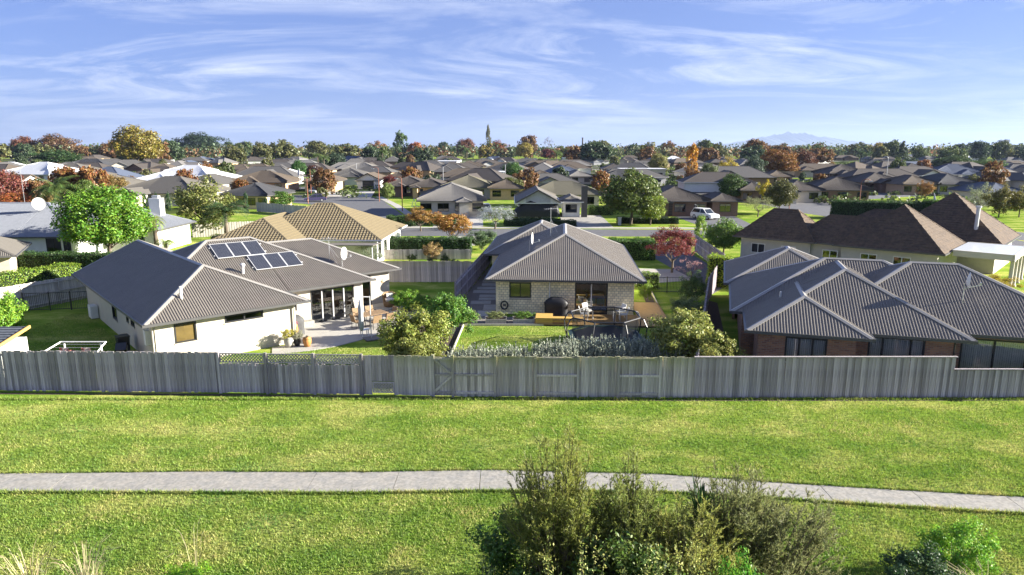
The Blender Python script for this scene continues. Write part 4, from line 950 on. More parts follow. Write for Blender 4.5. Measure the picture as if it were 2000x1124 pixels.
ptree('amber street tree left of the orange one',822,405,452,62,'midspread',(.28,.17,.04),.3); ptree('orange and green street tree beside the hedge',884,408,489,82,'midspread',(.33,.19,.04),.35,var=2); ptree('silver white leafed tree beside the white cars',967,394,448,74,'airy',SIL,.15,var=0)
ptree('pale orange shrub on the sunny garden lawn',843,472,512,42,'midspread',(.30,.22,.08),.1,name='shrub',cat='shrub')
ptree('grey green olive tree beside the tile house',728,462,520,66,'airy',(.21,.25,.17),.1)
ptree('dark red tree beside the white gabled garage',762,343,374,36,'mid',RED,.2); ptree('lime willow like tree beside the white gabled garage',758,358,392,28,'mid',(.17,.23,.06),.05)
ptree('rust red tree at the left edge beside the antenna',12,330,408,80,'mid',(.17,.06,.035),.05); ptree('orange shrub tree below the rust red tree',32,376,414,84,'mid',(.30,.12,.03),.03)
ptree('brown orange tree behind the round bright tree',215,340,386,70,'mid',(.19,.14,.04),.05); ptree('green tree between palm and round tree',172,350,410,56,'mid',(.1,.16,.03),.05)
ptree('small round green tree among the left pale roofs',430,328,362,36,'mid',(.09,.12,.025),.15); ptree('bright bush row behind the straw house',548,373,406,60,'mid',(.07,.15,.02),.03)
ptree('large green tree beside the pale roofed white house',584,312,352,32,'mid',(.045,.12,.025),.1); ptree('dark red tree behind the open garage house',612,322,350,40,'mid',(.07,.04,.03),.1)
ptree('dark broad tree behind the mid palms',656,298,335,40,'mid',(.045,.075,.04),.1); ptree('yellow autumn tree on the left skyline',510,279,312,22,'mid',(.34,.26,.04),.1)
ptree('olive tree at the right edge behind the shingle house',1950,358,425,56,'midspread',(.15,.14,.035),.05); ptree('second olive tree at the right edge',1990,362,425,50,'midspread',(.17,.16,.04),.05); ptree('grey green willow behind the shingle house',1914,352,420,54,'airy',(.2,.23,.13),.05)
ptree('large tree on the right skyline',1955,272,312,40,'mid',(.085,.10,.055),.1); ptree('yellow tree on the right skyline',1713,278,313,24,'poplar',(.32,.26,.05),.08)
ptree('dark shrub clump beyond the side street roofs',1860,306,338,90,'mid',(.07,.11,.04),.05); ptree('broad green clump beyond the side street roofs',1925,312,340,70,'mid',(.09,.15,.05),.05)
ptree('small orange tree by the side street',1808,353,392,30,'midspread',(.26,.15,.04),.2)
for cx,t_,b_,w_ in [(263,377,410,13),(285,378,412,13),(307,377,411,12),(330,377,412,13),(482,377,416,14),(520,387,414,13)]:
    ptree('slim clipped cypress in a garden row',cx,t_,b_,w_,'poplar',(.03,.075,.02),.02,'slim clipped cypresses',name='cypress')
# garden shrubs close by
def shrub(label,x,y,h,rx,kind,color,group=None,ry=None,var=0,base=.05): return tree(label,x,y,h,rx,kind,color,base,.2,group,'shrub','shrub',var,True,ry)
shrub('large yellow green camellia bush behind the mossy fence',-4.75,32.6,3.2,1.75,'camellia',(.20,.24,.045),var=0)
shrub('low front part of the camellia clump at the mossy fence',-4.4,30.7,2.2,1.4,'camellia',(.20,.23,.05),var=1)
shrub('bright green glossy bush beside the garden path',-3.75,37.6,3.0,1.5,'camellia',(.09,.2,.025),var=2)
shrub('bright lime hedge bush behind the patio chairs',-7.0,44.6,1.5,1.3,'camellia',(.13,.26,.025),var=1)
shrub('small flowering shrub in the corner of the gravel',-2.55,41.2,.95,.55,'near',(.17,.22,.07),var=1)
shrub('tall yellow green camellia over the reserve fence corner',8.2,31.4,3.5,1.9,'camellia',(.22,.25,.06),var=2)
shrub('low yellow green camellia leaning over the fence',9.3,30.3,2.3,1.4,'camellia',(.22,.24,.055),var=0)
shrub('grey green shrub against the side fence by the lawn',11.0,41.5,1.9,1.1,'near',(.15,.2,.08),var=0); shrub('dark green shrub against the side fence by the railing',12.7,46.8,2.3,1.0,'near',(.08,.14,.04),var=2)
shrub('bright leafy shrub at the left boundary of the clothesline yard',-29.3,37.6,2.9,1.5,'camellia',(.17,.33,.03),var=0)
shrub('lime shrub in the gap behind the brick house',24.5,49.5,2.6,1.1,'near',(.17,.24,.05),var=1); shrub('bright shrub row behind the brick house',21.5,52,2.4,1.2,'near',(.15,.25,.04),var=2)
shrub('yellow flowering shrub beside the columned patio',33.5,46.5,2.3,1.5,'near',(.34,.28,.03),var=0,base=.6)
shrub('lime shrub beside the block house corner',9.55,47.6,1.5,.55,'near',(.16,.26,.03),var=1)
shrub('ragged green shrub against the path fence',-3.2,72.5,2.4,2.0,'near',(.09,.15,.06),var=0)
shrub('bright green bush on the block house street side',-1.6,62.5,2.2,.8,'near',(.1,.19,.04),var=1)
for i,(x,y,h,r) in enumerate([(-9.6,64.6,.9,.5),(-7.4,61.5,1.0,.4),(-6.2,62,1.3,.45),(-5.4,60.5,1.1,.6)]): shrub('small dark potted shrub on the sunny garden lawn',x,y,h,r,'near',(.06,.1,.03),'potted shrubs on the sunny lawn',var=i%3)
# lavender hedge, one clump after another
r=random.Random(3)
for i in range(11):
    x=-2.3+i*.98; shrub('silvery lavender clump in the low hedge behind the mossy fence',x,30.3+r.uniform(-.2,.3)+(.35 if i>4 else 0),(1.15 if i<4 else 1.6)+r.uniform(-.1,.2),.8,'lav',(.19,.22,.16),'silvery lavender clumps',var=i%2) if 0 else None
def spikes(name,seed,n,h,rad,m,lean=.35,wd=.012,blades=3):
    rng=np.random.default_rng(seed); an=rng.uniform(0,6.28,n); rr=rad*np.sqrt(rng.uniform(0,1,n)); B=np.stack([rr*np.cos(an),rr*np.sin(an),rng.uniform(0,.35,n)*h],1)
    D=np.stack([np.cos(an)*lean*rng.uniform(0,1.2,n)*rr/rad,np.sin(an)*lean*rng.uniform(0,1.2,n)*rr/rad,np.ones(n)],1)+rng.normal(0,.14,(n,3)); D/=np.linalg.norm(D,axis=1,keepdims=True)
    Lh=(h*rng.uniform(.45,.8,n)*(1-.35*(rr/rad)**2))[:,None]; V=[]
    k=18
    for j in range(k):
        f=rng.uniform(.15,1,(n,1)); P=B+D*Lh*f; N=rng.normal(0,1,(n,3)); V.append(leaves(rng,P,N,.10,.3,.3))
    return npmesh(name,np.concatenate(V).reshape(-1,3),4,[m])
lav=[spikes('foliage',i,560,1.0,.72,m_leafs) for i in range(3)]
def lavender(x,y,h,lab='silvery lavender clump in the low hedge behind the mossy fence'):
    o=T('lavender',lab,'shrub',(x,y,0),0,'silvery lavender clumps'); c=link('foliage',r.choice(lav),o); c.scale=(1.05,.95,h); c.rotation_euler[2]=r.uniform(0,6); c.color=(.30,.33,.25,1)
    b=MB(); b.lathe([(.12,0),(.3,h*.2),(.25,h*.4),(.05,h*.5)],n=8); b.build('woody_base',m_core,o)
for i in range(13): lavender(-2.4+i*.82,30.4+r.uniform(-.2,.3)+(.5 if i>5 else 0),(1.75 if i<5 else 1.95)+r.uniform(-.12,.15))
def hedge(label,p0,p1,w_,h,color,dens=260,size=.11,z0=0):
    p0,p1=Vector((*p0,0)),Vector((*p1,0)); L_=(p1-p0).length; d=(p1-p0)/L_; root=T('hedge',label,'hedge',p0,math.atan2(d.y,d.x))
    rng=np.random.default_rng(int(L_*100)); A=2*L_*h+L_*w_+2*w_*h; n=int(A*dens); n=min(n,26000)
    f=rng.uniform(0,A,n); P=np.zeros((n,3)); N=np.zeros((n,3)); u=rng.uniform(0,1,n); v=rng.uniform(0,1,n)
    c1=L_*h; c2=2*c1; c3=c2+L_*w_; c4=c3+w_*h
    m=f<c1; P[m]=np.stack([u[m]*L_,np.full(m.sum(),-w_/2),v[m]*h],1); N[m]=(0,-1,0)
    m=(f>=c1)&(f<c2); P[m]=np.stack([u[m]*L_,np.full(m.sum(),w_/2),v[m]*h],1); N[m]=(0,1,0)
    m=(f>=c2)&(f<c3); P[m]=np.stack([u[m]*L_,(v[m]-.5)*w_,np.full(m.sum(),h)],1); N[m]=(0,0,1)
    m=(f>=c3)&(f<c4); P[m]=np.stack([np.zeros(m.sum()),(u[m]-.5)*w_,v[m]*h],1); N[m]=(-1,0,0)
    m=f>=c4; P[m]=np.stack([np.full(m.sum(),L_),(u[m]-.5)*w_,v[m]*h],1); N[m]=(1,0,0)
    wob=.06*np.sin(P[:,0]*2.1+1)+.05*np.sin(P[:,0]*5.3+P[:,2]*3); P+=N*(wob[:,None]+rng.normal(0,.05,(n,1))); P[:,2]=np.maximum(P[:,2],.02)
    o=link('foliage',npmesh('foliage',leaves(rng,P,N,size,.55,.6),4,[m_leaf]),root,(0,0,z0)); o.color=(*color,1)
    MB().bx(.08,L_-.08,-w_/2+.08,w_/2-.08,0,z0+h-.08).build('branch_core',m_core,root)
hedge('long sunlit trimmed hedge above the pale fence',(-38.3,38.5),(-32.6,50.2),1.5,2.3,(.16,.26,.025))
hedge('dark hedge under the blue roofed house',(-41.5,57.2),(-33.5,57),1.6,2.0,(.04,.09,.02))
hedge('trimmed lime topped hedge behind the solar house roof',(-30,68.5),(-24.5,74.5),1.8,2.0,(.15,.19,.04))
hedge('clipped yew hedge beside the concrete driveway',(9.6,66.8),(14.0,66.6),2.2,1.9,(.055,.13,.02))
hedge('bright clipped topiary block at the driveway fence',(15.7,53.4),(17.1,52.5),1.2,2.4,(.22,.33,.025))
hedge('street hedge with square top behind the front garden',(-12.5,69.5),(-4.2,69.5),1.6,1.7,(.035,.085,.02))
hedge('curved street corner hedge below the pergola',(-17.5,95.5),(-8,97),1.6,1.4,(.045,.1,.02)); hedge('low clipped hedge along the driveway of the gabled house',(-1,95.8),(9,95.6),1.0,.8,(.035,.07,.02)); hedge('low inner clipped hedge below the covered trailer',(-1,98.5),(7,98.3),.9,.8,(.045,.09,.02))
hedge('low box hedge at the foot of the wide tree',(15.3,99),(24,98.6),1.0,.9,(.03,.06,.02))
hedge('tall clipped hedge behind the shingle roofs',(50.5,108),(62,104),3,2.6,(.035,.075,.02),120,.18); hedge('clipped hedge end beside the white panel fence',(62.5,104),(66.5,102),3,3.0,(.06,.13,.02),120,.18)
hedge('small topiary hedges by the garden gate',(9.7,52.2),(11.4,52.1),.9,1.2,(.12,.2,.03))
hedge('green hedge in front of the yellow bench house',(12.5,112),(16.5,112),1.4,1.5,(.08,.16,.02))
# palms
def palm(label,x,y,h,L_,n,color,group=None,hang=.7):
    root=T('palm',label,'palm',(x,y,0),0,group); MB().tube((0,0,-.1),(0,0,h),.28 if h>2 else .2,.18,8).build('trunk',m_bark,root,True)
    rng=random.Random(int(x*10+y)); V=[]
    for i in range(n):
        a=rng.uniform(0,6.28); e0=rng.uniform(.1,1.35); dirh=Vector((cos(a),sin(a),0)); p=Vector((0,0,h)); st=L_/9; e=e0
        side=Vector((-sin(a),cos(a),0))
        for k in range(9):
            d=dirh*cos(e)+Vector((0,0,sin(e))); q=p+d*st; wl_=L_*.22*sin(math.pi*(k+1)/10.5)+.05
            for sgn in (-1,1):
                for g_ in (0,.5):
                    b0=p.lerp(q,g_); b1=p.lerp(q,g_+.32); tip=b0+side*sgn*wl_+d*wl_*.5+Vector((0,0,-.35*wl_)); V+=[b0,b1,tip]
            p=q; e-=hang*.28
    me=npmesh('fronds',np.array([v[:] for v in V]),3,[m_leaf]); o=link('fronds',me,root); o.color=(*color,1)
g=G(118,412); palm('spreading date palm beside the blue grey roof',g.x,g.y,3.6,5.0,38,(.08,.13,.03))
for i,(cx,py,h,L_,lb) in enumerate([(1087,330,10.5,4.2,'tall palm among the mid roofs'),(622,337,9.5,3.6,'slender palm left of the dark broad tree'),(634,338,8.5,3.4,'second slender palm beside the dark broad tree'),(748,325,11,4,'tall palm above the white flat shed'),(912,318,12,4.5,'tall palm before the deep red tree'),(1198,315,11,4.2,'palm near the bright yellow skyline tree'),(1680,318,9,4,'palm above the side street roofs'),(1700,319,9,4,'second palm above the side street roofs'),(492,345,4,3,'low pale palm among the left roofs')]):
    g=G(cx,py); palm(lb,g.x,g.y,h*.75,L_,30,(.09,.14,.04))
g=G(345,470); palm('small fan palm under the loose olive tree',-34,81,3.2,3.2,30,(.05,.09,.03)); palm('cabbage tree beside the white chimney wall',-36.3,69.2,3.4,1.5,34,(.2,.26,.06),hang=.9); palm('young cabbage tree beside the chimney wall window',-35,68.4,1.3,1.3,30,(.2,.27,.07),hang=.9)
for i,(x,y) in enumerate([(-30.5,80),(-27.2,81.5),(-24.6,83)]): palm('short stout palm along the left street',x,y,1.7,1.3,26,(.2,.22,.05),'short stout palms along the left street',.9)
# skyline trees
rs=random.Random(5); SK=[((.05,.08,.035),'dark green'),((.08,.11,.035),'mid green'),((.12,.13,.04),'olive'),((.17,.10,.035),'brown'),((.21,.11,.03),'orange'),((.10,.05,.03),'dark red'),((.26,.21,.05),'yellow')]
def sky_tree(x,y,h,r_):
    c,nm=rs.choices(SK,[6,6,5,3,2,1.2,1])[0]; kd=rs.choices(['far','farspread','cone','poplar'],[5,4,1 if nm=='dark green' else 0,.25])[0]; v=rs.randrange(3)
    shape={'far':'round','farspread':'spreading','cone':'conical','poplar':'columnar'}[kd]
    o=link('tree',crown(kd,v),None,(x,y,h*.5)); o.scale=(r_*rs.uniform(.85,1.15),r_,h*.52); o.rotation_euler[2]=rs.uniform(0,6.28); f=rs.uniform(.8,1.2); o.color=(c[0]*f,c[1]*f,c[2]*f,1)
    tag(o,f'distant {nm} {shape} tree along the skyline',"tree",f'distant {nm} {shape} trees')
for i in range(135):
    y=rs.uniform(430,1000); x=rs.uniform(-.80,.80)*y; h=rs.uniform(8.5,16.5)*(1+.0003*(y-430)); sky_tree(x,y,h,h*rs.uniform(.42,.75))
for i in range(125):
    y=rs.uniform(125,430); x=rs.uniform(-.78,.78)*y
    if any((x-a)**2+(y-b)**2<(q*.8+2)**2 for a,b,q in PLACED): continue
    h=rs.uniform(2.5,7.0); c,nm=rs.choice(SK[:5]); o=link('tree',crown('far',rs.randrange(3)),None,(x,y,h*.5)); o.scale=(h*.42,h*.42,h*.52); o.color=(*c,1); o.rotation_euler[2]=rs.uniform(0,6)
    tag(o,f'small {nm} garden tree between the far roofs','tree',f'small {nm} garden trees between far roofs')
# low planting between the far houses: one mass of foliage
rng=np.random.default_rng(21); cl_=[]
while len(cl_)<900:
    y=rng.uniform(120,520); x=rng.uniform(-.78,.78)*y
    if any((x-a)**2+(y-b)**2<(q*.75)**2 for a,b,q in PLACED): continue
    if y<150 and -60<x<60: continue
    cl_.append((x,y,rng.uniform(.8,2.6)))
cl_=np.array(cl_); k=rng.integers(0,len(cl_),40000); d=rng.normal(0,1,(40000,3)); d/=np.linalg.norm(d,axis=1,keepdims=True); r3=cl_[k][:,2:3]
P=np.concatenate([cl_[k][:,:2],np.zeros((40000,1))],1)+d*r3*np.array([1.5,1.1,1.0])*rng.uniform(.6,1,(40000,1)); P[:,2]=np.abs(P[:,2])
o=link('garden_planting',npmesh('garden_planting',leaves(rng,P,d+np.array([0,0,.4]),.75,.7,.6),4,[m_leaf])); o.color=(.085,.12,.035,1); tag(o,kind='stuff')
# belt of woodland at the far edge: one mass of foliage
def woodland(seed,n,y0,y1,col,ht,ph):
    rng=np.random.default_rng(seed); K=420; ang=rng.uniform(-.72,.72,K); yy=rng.uniform(y0,y1,K); hh=ht*rng.uniform(.55,1.25,K)
    C=np.stack([np.tan(ang)*yy,yy,hh*.55],1); k=rng.integers(0,K,n); d=rng.normal(0,1,(n,3)); d/=np.linalg.norm(d,axis=1,keepdims=True)
    P=C[k]+d*np.stack([hh[k]*.62,hh[k]*.5,hh[k]*.48],1)*rng.uniform(.5,1,(n,1)); P[:,2]=np.maximum(P[:,2],.2)
    o=link('distant_woodland',npmesh('distant_woodland',leaves(rng,P,d+np.array([0,0,.3]),2.3,.8),4,[m_leaf])); o.color=(*col,1); tag(o,kind='stuff')
woodland(1,30000,620,1300,(.055,.085,.035),14,0); woodland(2,22000,620,1200,(.10,.11,.04),12.5,1); woodland(3,14000,620,1200,(.15,.085,.035),12,2)
# ------------------------------------------------------------------ foreground shrubs on the bank
def manuka(label,x,y,h,spread,n,color,seed,lean=(0,0)):
    rng=np.random.default_rng(seed); rr=random.Random(seed); root=T('feathery_shrub',label,'shrub',(x,y,0)); V=[]; b=MB()
    for i in range(n):
        a=rr.uniform(0,6.28); q=rr.uniform(.1,1)**.7; top=Vector((cos(a)*q*spread+lean[0],sin(a)*q*spread+lean[1],h*(1-.42*q*q)*rr.uniform(.72,1)))
        base=Vector((cos(a)*q*.25*spread,sin(a)*q*.25*spread,0)); mid=base.lerp(top,.5)+Vector((0,0,.12*h)); 
        b.tube(base,mid,.022,.014,4,False); b.tube(mid,top,.014,.004,4,False)
        m=26
        for j in range(m):
            f=rr.uniform(.25,1); p=base.lerp(mid,f*2) if f<.5 else mid.lerp(top,(f-.5)*2)
            ax=(top-mid).normalized(); out=Vector((rr.gauss(0,1),rr.gauss(0,1),rr.gauss(.3,.6))).normalized(); d=(ax*1.0+out*.85).normalized(); Lt_=.42*(1.15-f*.55)*rr.uniform(.5,1.1)
            k=16; t=rng.uniform(0,1,(k,1)); Pp=np.array(p[:])+np.array(d[:])*t*Lt_; dd=np.array(d[:])+rng.normal(0,.45,(k,3)); dd/=np.linalg.norm(dd,axis=1,keepdims=True); s_=np.cross(dd,rng.normal(0,1,(k,3))); s_/=np.linalg.norm(s_,axis=1,keepdims=True)
            le=rng.uniform(.05,.11,(k,1)); V.append(np.stack([Pp-s_*.009,Pp+s_*.009,Pp+dd*le],1))
    b.build('stems',m_bark,root); o=link('foliage',npmesh('foliage',np.concatenate(V).reshape(-1,3),3,[m_needle]),root); o.color=(*color,1)
manuka('tall feathery shrub with golden tips left of the foreground clump',1.05,14.2,4.75,1.4,125,(.22,.25,.055),1)
manuka('feathery shrub in the middle of the foreground clump',2.75,14.0,4.2,1.1,95,(.19,.23,.055),2)
manuka('golden green bushy shrub low in the foreground clump',3.9,13.6,3.4,1.3,95,(.27,.29,.07),3)
manuka('wispy grey green shrub at the right of the foreground clump',5.15,14.4,4.1,1.25,80,(.18,.20,.075),4,(.1,.1))
manuka('leaning wispy shrub spreading right over the bank',6.0,14.1,3.2,1.3,58,(.19,.205,.085),5,(.5,0))
manuka('dark feathery undergrowth shrub behind the golden one',2.0,13.4,2.7,1.3,60,(.08,.10,.03),6)
shrub('dense dark green shrub at the left foot of the foreground clump',.35,14.6,2.45,1.35,'near',(.07,.15,.025),var=2)
shrub('bright green shrub at the right foot of the foreground clump',4.6,12.2,2.75,.75,'near',(.11,.28,.03),var=1)
shrub('dark shrub under the feathery foreground clump',2.5,12.9,2.95,1.5,'near',(.085,.14,.025),var=1)
def sprig(label,x,y,h,n,seed,color=(.30,.34,.09),group=None):
    rr=random.Random(seed); rng=np.random.default_rng(seed); root=T('leafy_sprig',label,'shrub',(x,y,0),0,group); b=MB(); V=[]
    for i in range(n):
        a=rr.uniform(0,6.28); q=rr.uniform(0,.45); top=Vector((cos(a)*q*1.2,sin(a)*q*1.2,h*rr.uniform(.75,1))); base=Vector((cos(a)*q*.4,sin(a)*q*.4,0)); b.tube(base,top,.012,.004,4,False)
        f=rng.uniform(.35,1,(70,1)); P=np.array(base[:])+(np.array(top[:])-np.array(base[:]))*f+rng.normal(0,.05,(70,3)); V.append(leaves(rng,P,rng.normal(0,1,(70,3)),.06,.5,.5))
    b.build('stems',m_bark,root); o=link('foliage',npmesh('foliage',np.concatenate(V).reshape(-1,3),4,[m_leafs]),root); o.color=(*color,1)
for i,(x,y,h,n) in enumerate([(.75,12.0,3.2,8),(1.35,11.8,3.55,10),(3.0,11.9,3.55,10),(3.6,12.0,3.4,9),(2.2,12.0,3.0,7)]): sprig('cream edged upright leafy sprigs rising in the foreground clump',x,y,h,n,i,group='cream leafed sprigs')
sprig('cream edged sprig standing alone left of the foreground clump',-.75,13.6,1.95,4,20)
def flax(label,x,y,z,h,n,color,seed):
    rr=random.Random(seed); root=T('flax',label,'plant',(x,y,0)); b=MB(); b.tube((0,0,0),(0,0,z),.05,.04,6); b.build('stem',m_bark,root); V=[]
    for i in range(n):
        a=rr.uniform(0,6.28); l=h*rr.uniform(.7,1); sp=rr.uniform(.1,.6); s_=Vector((-sin(a),cos(a),0))*.03; p0=Vector((0,0,z)); p1=Vector((cos(a)*sp*.5*l,sin(a)*sp*.5*l,z+l*.6)); p2=Vector((cos(a)*sp*l*.9,sin(a)*sp*l*.9,z+l*.95))
        V+=[p0-s_,p0+s_,p1+s_,p1-s_,p1-s_,p1+s_,p2+s_*.1,p2-s_*.1]
    o=link('blades',npmesh('blades',np.array([v[:] for v in V]),4,[m_leaf]),root); o.color=(*color,1)
flax('dark spiky flax between the feathery foreground shrubs',4.35,14.3,2.1,1.3,34,(.03,.075,.02),4)
def drygrass(label,x,y,h,n,seed):
    rr=random.Random(seed); root=T('dry_grass',label,'grass clump',(x,y,0)); V=[]
    for i in range(n):
        a=rr.uniform(0,6.28); r0=rr.uniform(0,.35); p=Vector((cos(a)*r0,sin(a)*r0,0)); l=h*rr.uniform(.5,1); sp=rr.uniform(.1,.55); s_=Vector((-sin(a),cos(a),0))*.007
        q=[p,p+Vector((cos(a)*sp*.3*l,sin(a)*sp*.3*l,l*.55)),p+Vector((cos(a)*sp*.8*l,sin(a)*sp*.8*l,l*.9)),p+Vector((cos(a)*sp*1.4*l,sin(a)*sp*1.4*l,l*.95))]
        for u_,v_ in zip(q[:-1],q[1:]): V+=[u_-s_,u_+s_,v_+s_*.7,v_-s_*.7]
    o=link('blades',npmesh('blades',np.array([v[:] for v in V]),4,[m_leafs]),root); o.color=(.42,.38,.2,1)
drygrass('dry pale grass clump at the bottom left of the bank',-10.4,14.9,1.2,80,1); drygrass('second dry grass clump at the far left of the bank',-11.6,14.7,1.5,60,2); drygrass('few tall dry stalks left of the bright low shrub',-8.2,15.9,1.2,10,3)
shrub('bright lime low shrub at the bottom of the bank',-7.9,14.6,.95,.7,'near',(.17,.36,.02),var=0)
shrub('bright green shrub in the right bottom corner',11.2,15.4,1.75,.85,'near',(.16,.34,.03),var=1); shrub('dark green shrub beside the bright corner shrub',9.9,14.6,1.35,1.0,'near',(.045,.09,.03),var=2)
drygrass('pale grass clump below the right corner shrubs',10.9,13.9,1.2,120,5)
# grass blades on the reserve
def blades(name,n,x0,x1,y0,y1,h,mask,seed,wd=.012):
    rng=np.random.default_rng(seed); X=rng.uniform(-1,1,n); Y=y1-(y1-y0)*rng.uniform(0,1,n)**.8; X=X*(.80*Y+1.5); X=np.clip(X,x0,x1)
    k=mask(X,Y); X,Y=X[k],Y[k]; n=len(X); a=rng.uniform(0,6.28,n); l=h*rng.uniform(.5,1.5,n); ln=rng.uniform(.2,1.0,n); b=rng.uniform(0,6.28,n)
    B=np.stack([X,Y,np.zeros(n)],1); s_=np.stack([np.cos(a),np.sin(a),np.zeros(n)],1)*wd*rng.uniform(.6,1.4,(n,1)); Tp=B+np.stack([np.cos(b)*ln*l,np.sin(b)*ln*l,l],1)
    return npmesh(name,np.stack([B-s_,B+s_,Tp],1).reshape(-1,3),3,[m_blade])
def blade_material():
    m=leafmat('grass_blade',.4,.5,.7,.03); t=m.node_tree; hs=[n for n in t.nodes if n.type=='HUE_SAT'][0]; ge=[n for n in t.nodes if n.type=='NEW_GEOMETRY'][0]
    no=t.nodes.new('ShaderNodeTexNoise'); no.inputs['Scale'].default_value=.5; no.inputs['Detail'].default_value=6; no.inputs['Roughness'].default_value=.7; t.links.new(ge.outputs['Position'],no.inputs[0])
    rp=t.nodes.new('ShaderNodeValToRGB'); e=rp.color_ramp.elements; e[0].position=.35; e[0].color=(.095,.20,.022,1); e[1].position=.64; e[1].color=(.40,.39,.12,1); q=e.new(.5); q.color=(.20,.285,.045,1)
    t.links.new(no.outputs[0],rp.inputs[0]); t.links.new(rp.outputs[0],hs.inputs['Color']); return m
m_blade=blade_material()
pxs=np.array([p[0] for p in PATH]); pl0=np.array([p[1] for p in PATH]); pl1=np.array([p[2] for p in PATH])
def notpath(X,Y): return ~((Y>np.interp(X,pxs,pl0)-.0)&(Y<np.interp(X,pxs,pl1)+.0))
o=link('grass',blades('grass',330000,-34,34,14.5,28.2,.055,notpath,1)); tag(o,kind='stuff')
def edge(X,Y): 
    a=np.interp(X,pxs,pl0); b=np.interp(X,pxs,pl1); return ((Y<a+.01)&(Y>a-.12))|((Y>b-.01)&(Y<b+.12))|(Y>28.0)
o=link('grass_fringe',blades('grass_fringe',700000,-34,34,18.0,28.3,.10,edge,2,.014)); tag(o,kind='stuff')
def lawns(X,Y): return ((X>-2.9)&(X<8)&(Y<40.5))|((X>-29)&(X<-5.4)&(Y<44)&((X+17.56)*cos(R(41.3))+(Y-31.56)*sin(R(41.3))<.2))|((X>-12.5)&(X<-5.5)&(Y<36))
o=link('lawn_grass',blades('lawn_grass',260000,-34,34,29.2,46,.045,lawns,3,.016)); tag(o,kind='stuff')
# ------------------------------------------------------------------ furniture and small things
# deck, bench
dk=T('timber_deck','golden timber deck around the block house back corner','deck',Mw(0,0),R(-4.2))
b=MB(); y=-2.35
while y<.45:
    x1=11.6; b.bx(3.2,x1,y,y+.132,.09,.12); y+=.14
while y<4.2: b.bx(9.75,11.6,y,y+.132,.09,.12); y+=.14
tag(b.build('boards',m_deck,dk),kind='stuff'); MB().bx(3.22,11.58,-2.33,.4,0,.088).build('frame',m_soil,dk)
bn=T('l_shaped_bench','yellow timber corner bench on the deck edge','bench',Mw(3.5,-2.2),R(-4.2))
b=MB(); b.bx(-.2,.85,-.05,1.2,.42,.48); b.build('seat',m_timber,bn); b=MB(); b.bx(.853,2.7,-.05,.45,.42,.478); b.build('seat',m_timber,bn)
for x_,y_ in ((-.05,0),(2.3,0),(2.3,.35),(-.05,1.1),(.75,1.1)): MB().bx(x_,x_+.09,y_,y_+.09,.12 if x_>0 else 0,.42).build('leg',m_timber,bn)
MB().bx(-.05,2.4,.05,.1,.2,.32).build('stretcher',m_timber,bn)
MB().bx(-.2,.85,-.02,.02,.05,.42).build('apron',m_timber,bn)
def covered(label,loc,w_,d_,h,rz,m,name='covered_barbecue'):
    o=T(name,label,'barbecue',loc,rz); b=MB(); n=14; lv=[(0,1.02),(.25,.98),(.55,.97),(.75,1.03),(.86,.86),(1,.5),(1.03,.1)]; P=[]
    rr=random.Random(int(w_*100))
    for z,s_ in lv:
        for i in range(n):
            t=2*math.pi*i/n; cx_,sy_=cos(t),sin(t); e=.55; P.append((math.copysign(abs(cx_)**e,cx_)*w_/2*s_*(1+rr.uniform(-.03,.03)),math.copysign(abs(sy_)**e,sy_)*d_/2*s_*(1+rr.uniform(-.04,.04)),h*z*(1+(rr.uniform(-.02,.02) if z>0 else 0))))
    b.add(P,[(k*n+i,k*n+(i+1)%n,(k+1)*n+(i+1)%n,(k+1)*n+i) for k in range(len(lv)-1) for i in range(n)]+[tuple(range((len(lv)-1)*n,len(lv)*n))]); b.build('cover',m,o,True)
    for x_ in (-w_*.4,w_*.4): MB().tube((x_,-.1,0),(x_,.1,0),.05).build('wheel',m_black,o)
covered('covered black barbecue on the deck against the block wall',Mw(4.55,-.35,.12),1.5,.75,1.25,R(-4.2),m_cover)
covered('covered grey barbecue against the solar house wall',Lw(8.35,2.0,.035),.9,.7,1.15,R(41.3),mat('grey_cover',(.06,.06,.06),.7,.2,4,bump=.5,bscale=6))
def chair(label,loc,rz,m,group=None,w_=.5,h=.85,seat=None):
    o=T('garden_chair',label,'chair',loc,rz,group); s_=MB(); s_.bx(-w_/2,w_/2,-.24,.22,.40,.44); s_.build('seat',seat or m,o)
    b=MB(); b.add([(-w_/2,.2,.44),(w_/2,.2,.44),(w_/2,.32,h),(-w_/2,.32,h),(-w_/2,.23,.44),(w_/2,.23,.44),(w_/2,.35,h),(-w_/2,.35,h)],[(0,1,2,3),(7,6,5,4),(0,4,5,1),(1,5,6,2),(2,6,7,3),(3,7,4,0)]); b.build('backrest',seat or m,o)
    for x_ in (-w_/2+.02,w_/2-.02):
        for y_ in (-.22,.2): MB().tube((x_,y_,0),(x_,y_,.42),.018,n=6).build('leg',m,o)
        MB().path([(x_,-.22,.42),(x_,-.22,.63),(x_,.26,.66)],.018).build('armrest',m,o)
    return o
def table(label,loc,rz,L_,W_,mt,ml,h=.73,name='table',round_=False):
    o=T(name,label,'table',loc,rz); b=MB()
    if round_: b.tube((0,0,h-.03),(0,0,h),L_/2,n=20)
    else: b.bx(-L_/2,L_/2,-W_/2,W_/2,h-.035,h)
    b.build('tabletop',mt,o)
    for x_ in (-1,1):
        for y_ in (-1,1): MB().tube((x_*(L_/2-.1)*(.7 if round_ else 1),y_*(W_/2-.1)*(.7 if round_ else 1),0),(x_*(L_/2-.1)*(.7 if round_ else 1),y_*(W_/2-.1)*(.7 if round_ else 1),h-.035),.025,n=6).build('leg',ml,o)
    return o
table('glass topped outdoor table on the deck',Mw(7.5,-1.0,.12),R(-4.2),1.5,.9,glassmat('table_glass',(.7,.75,.75),.2),m_white)
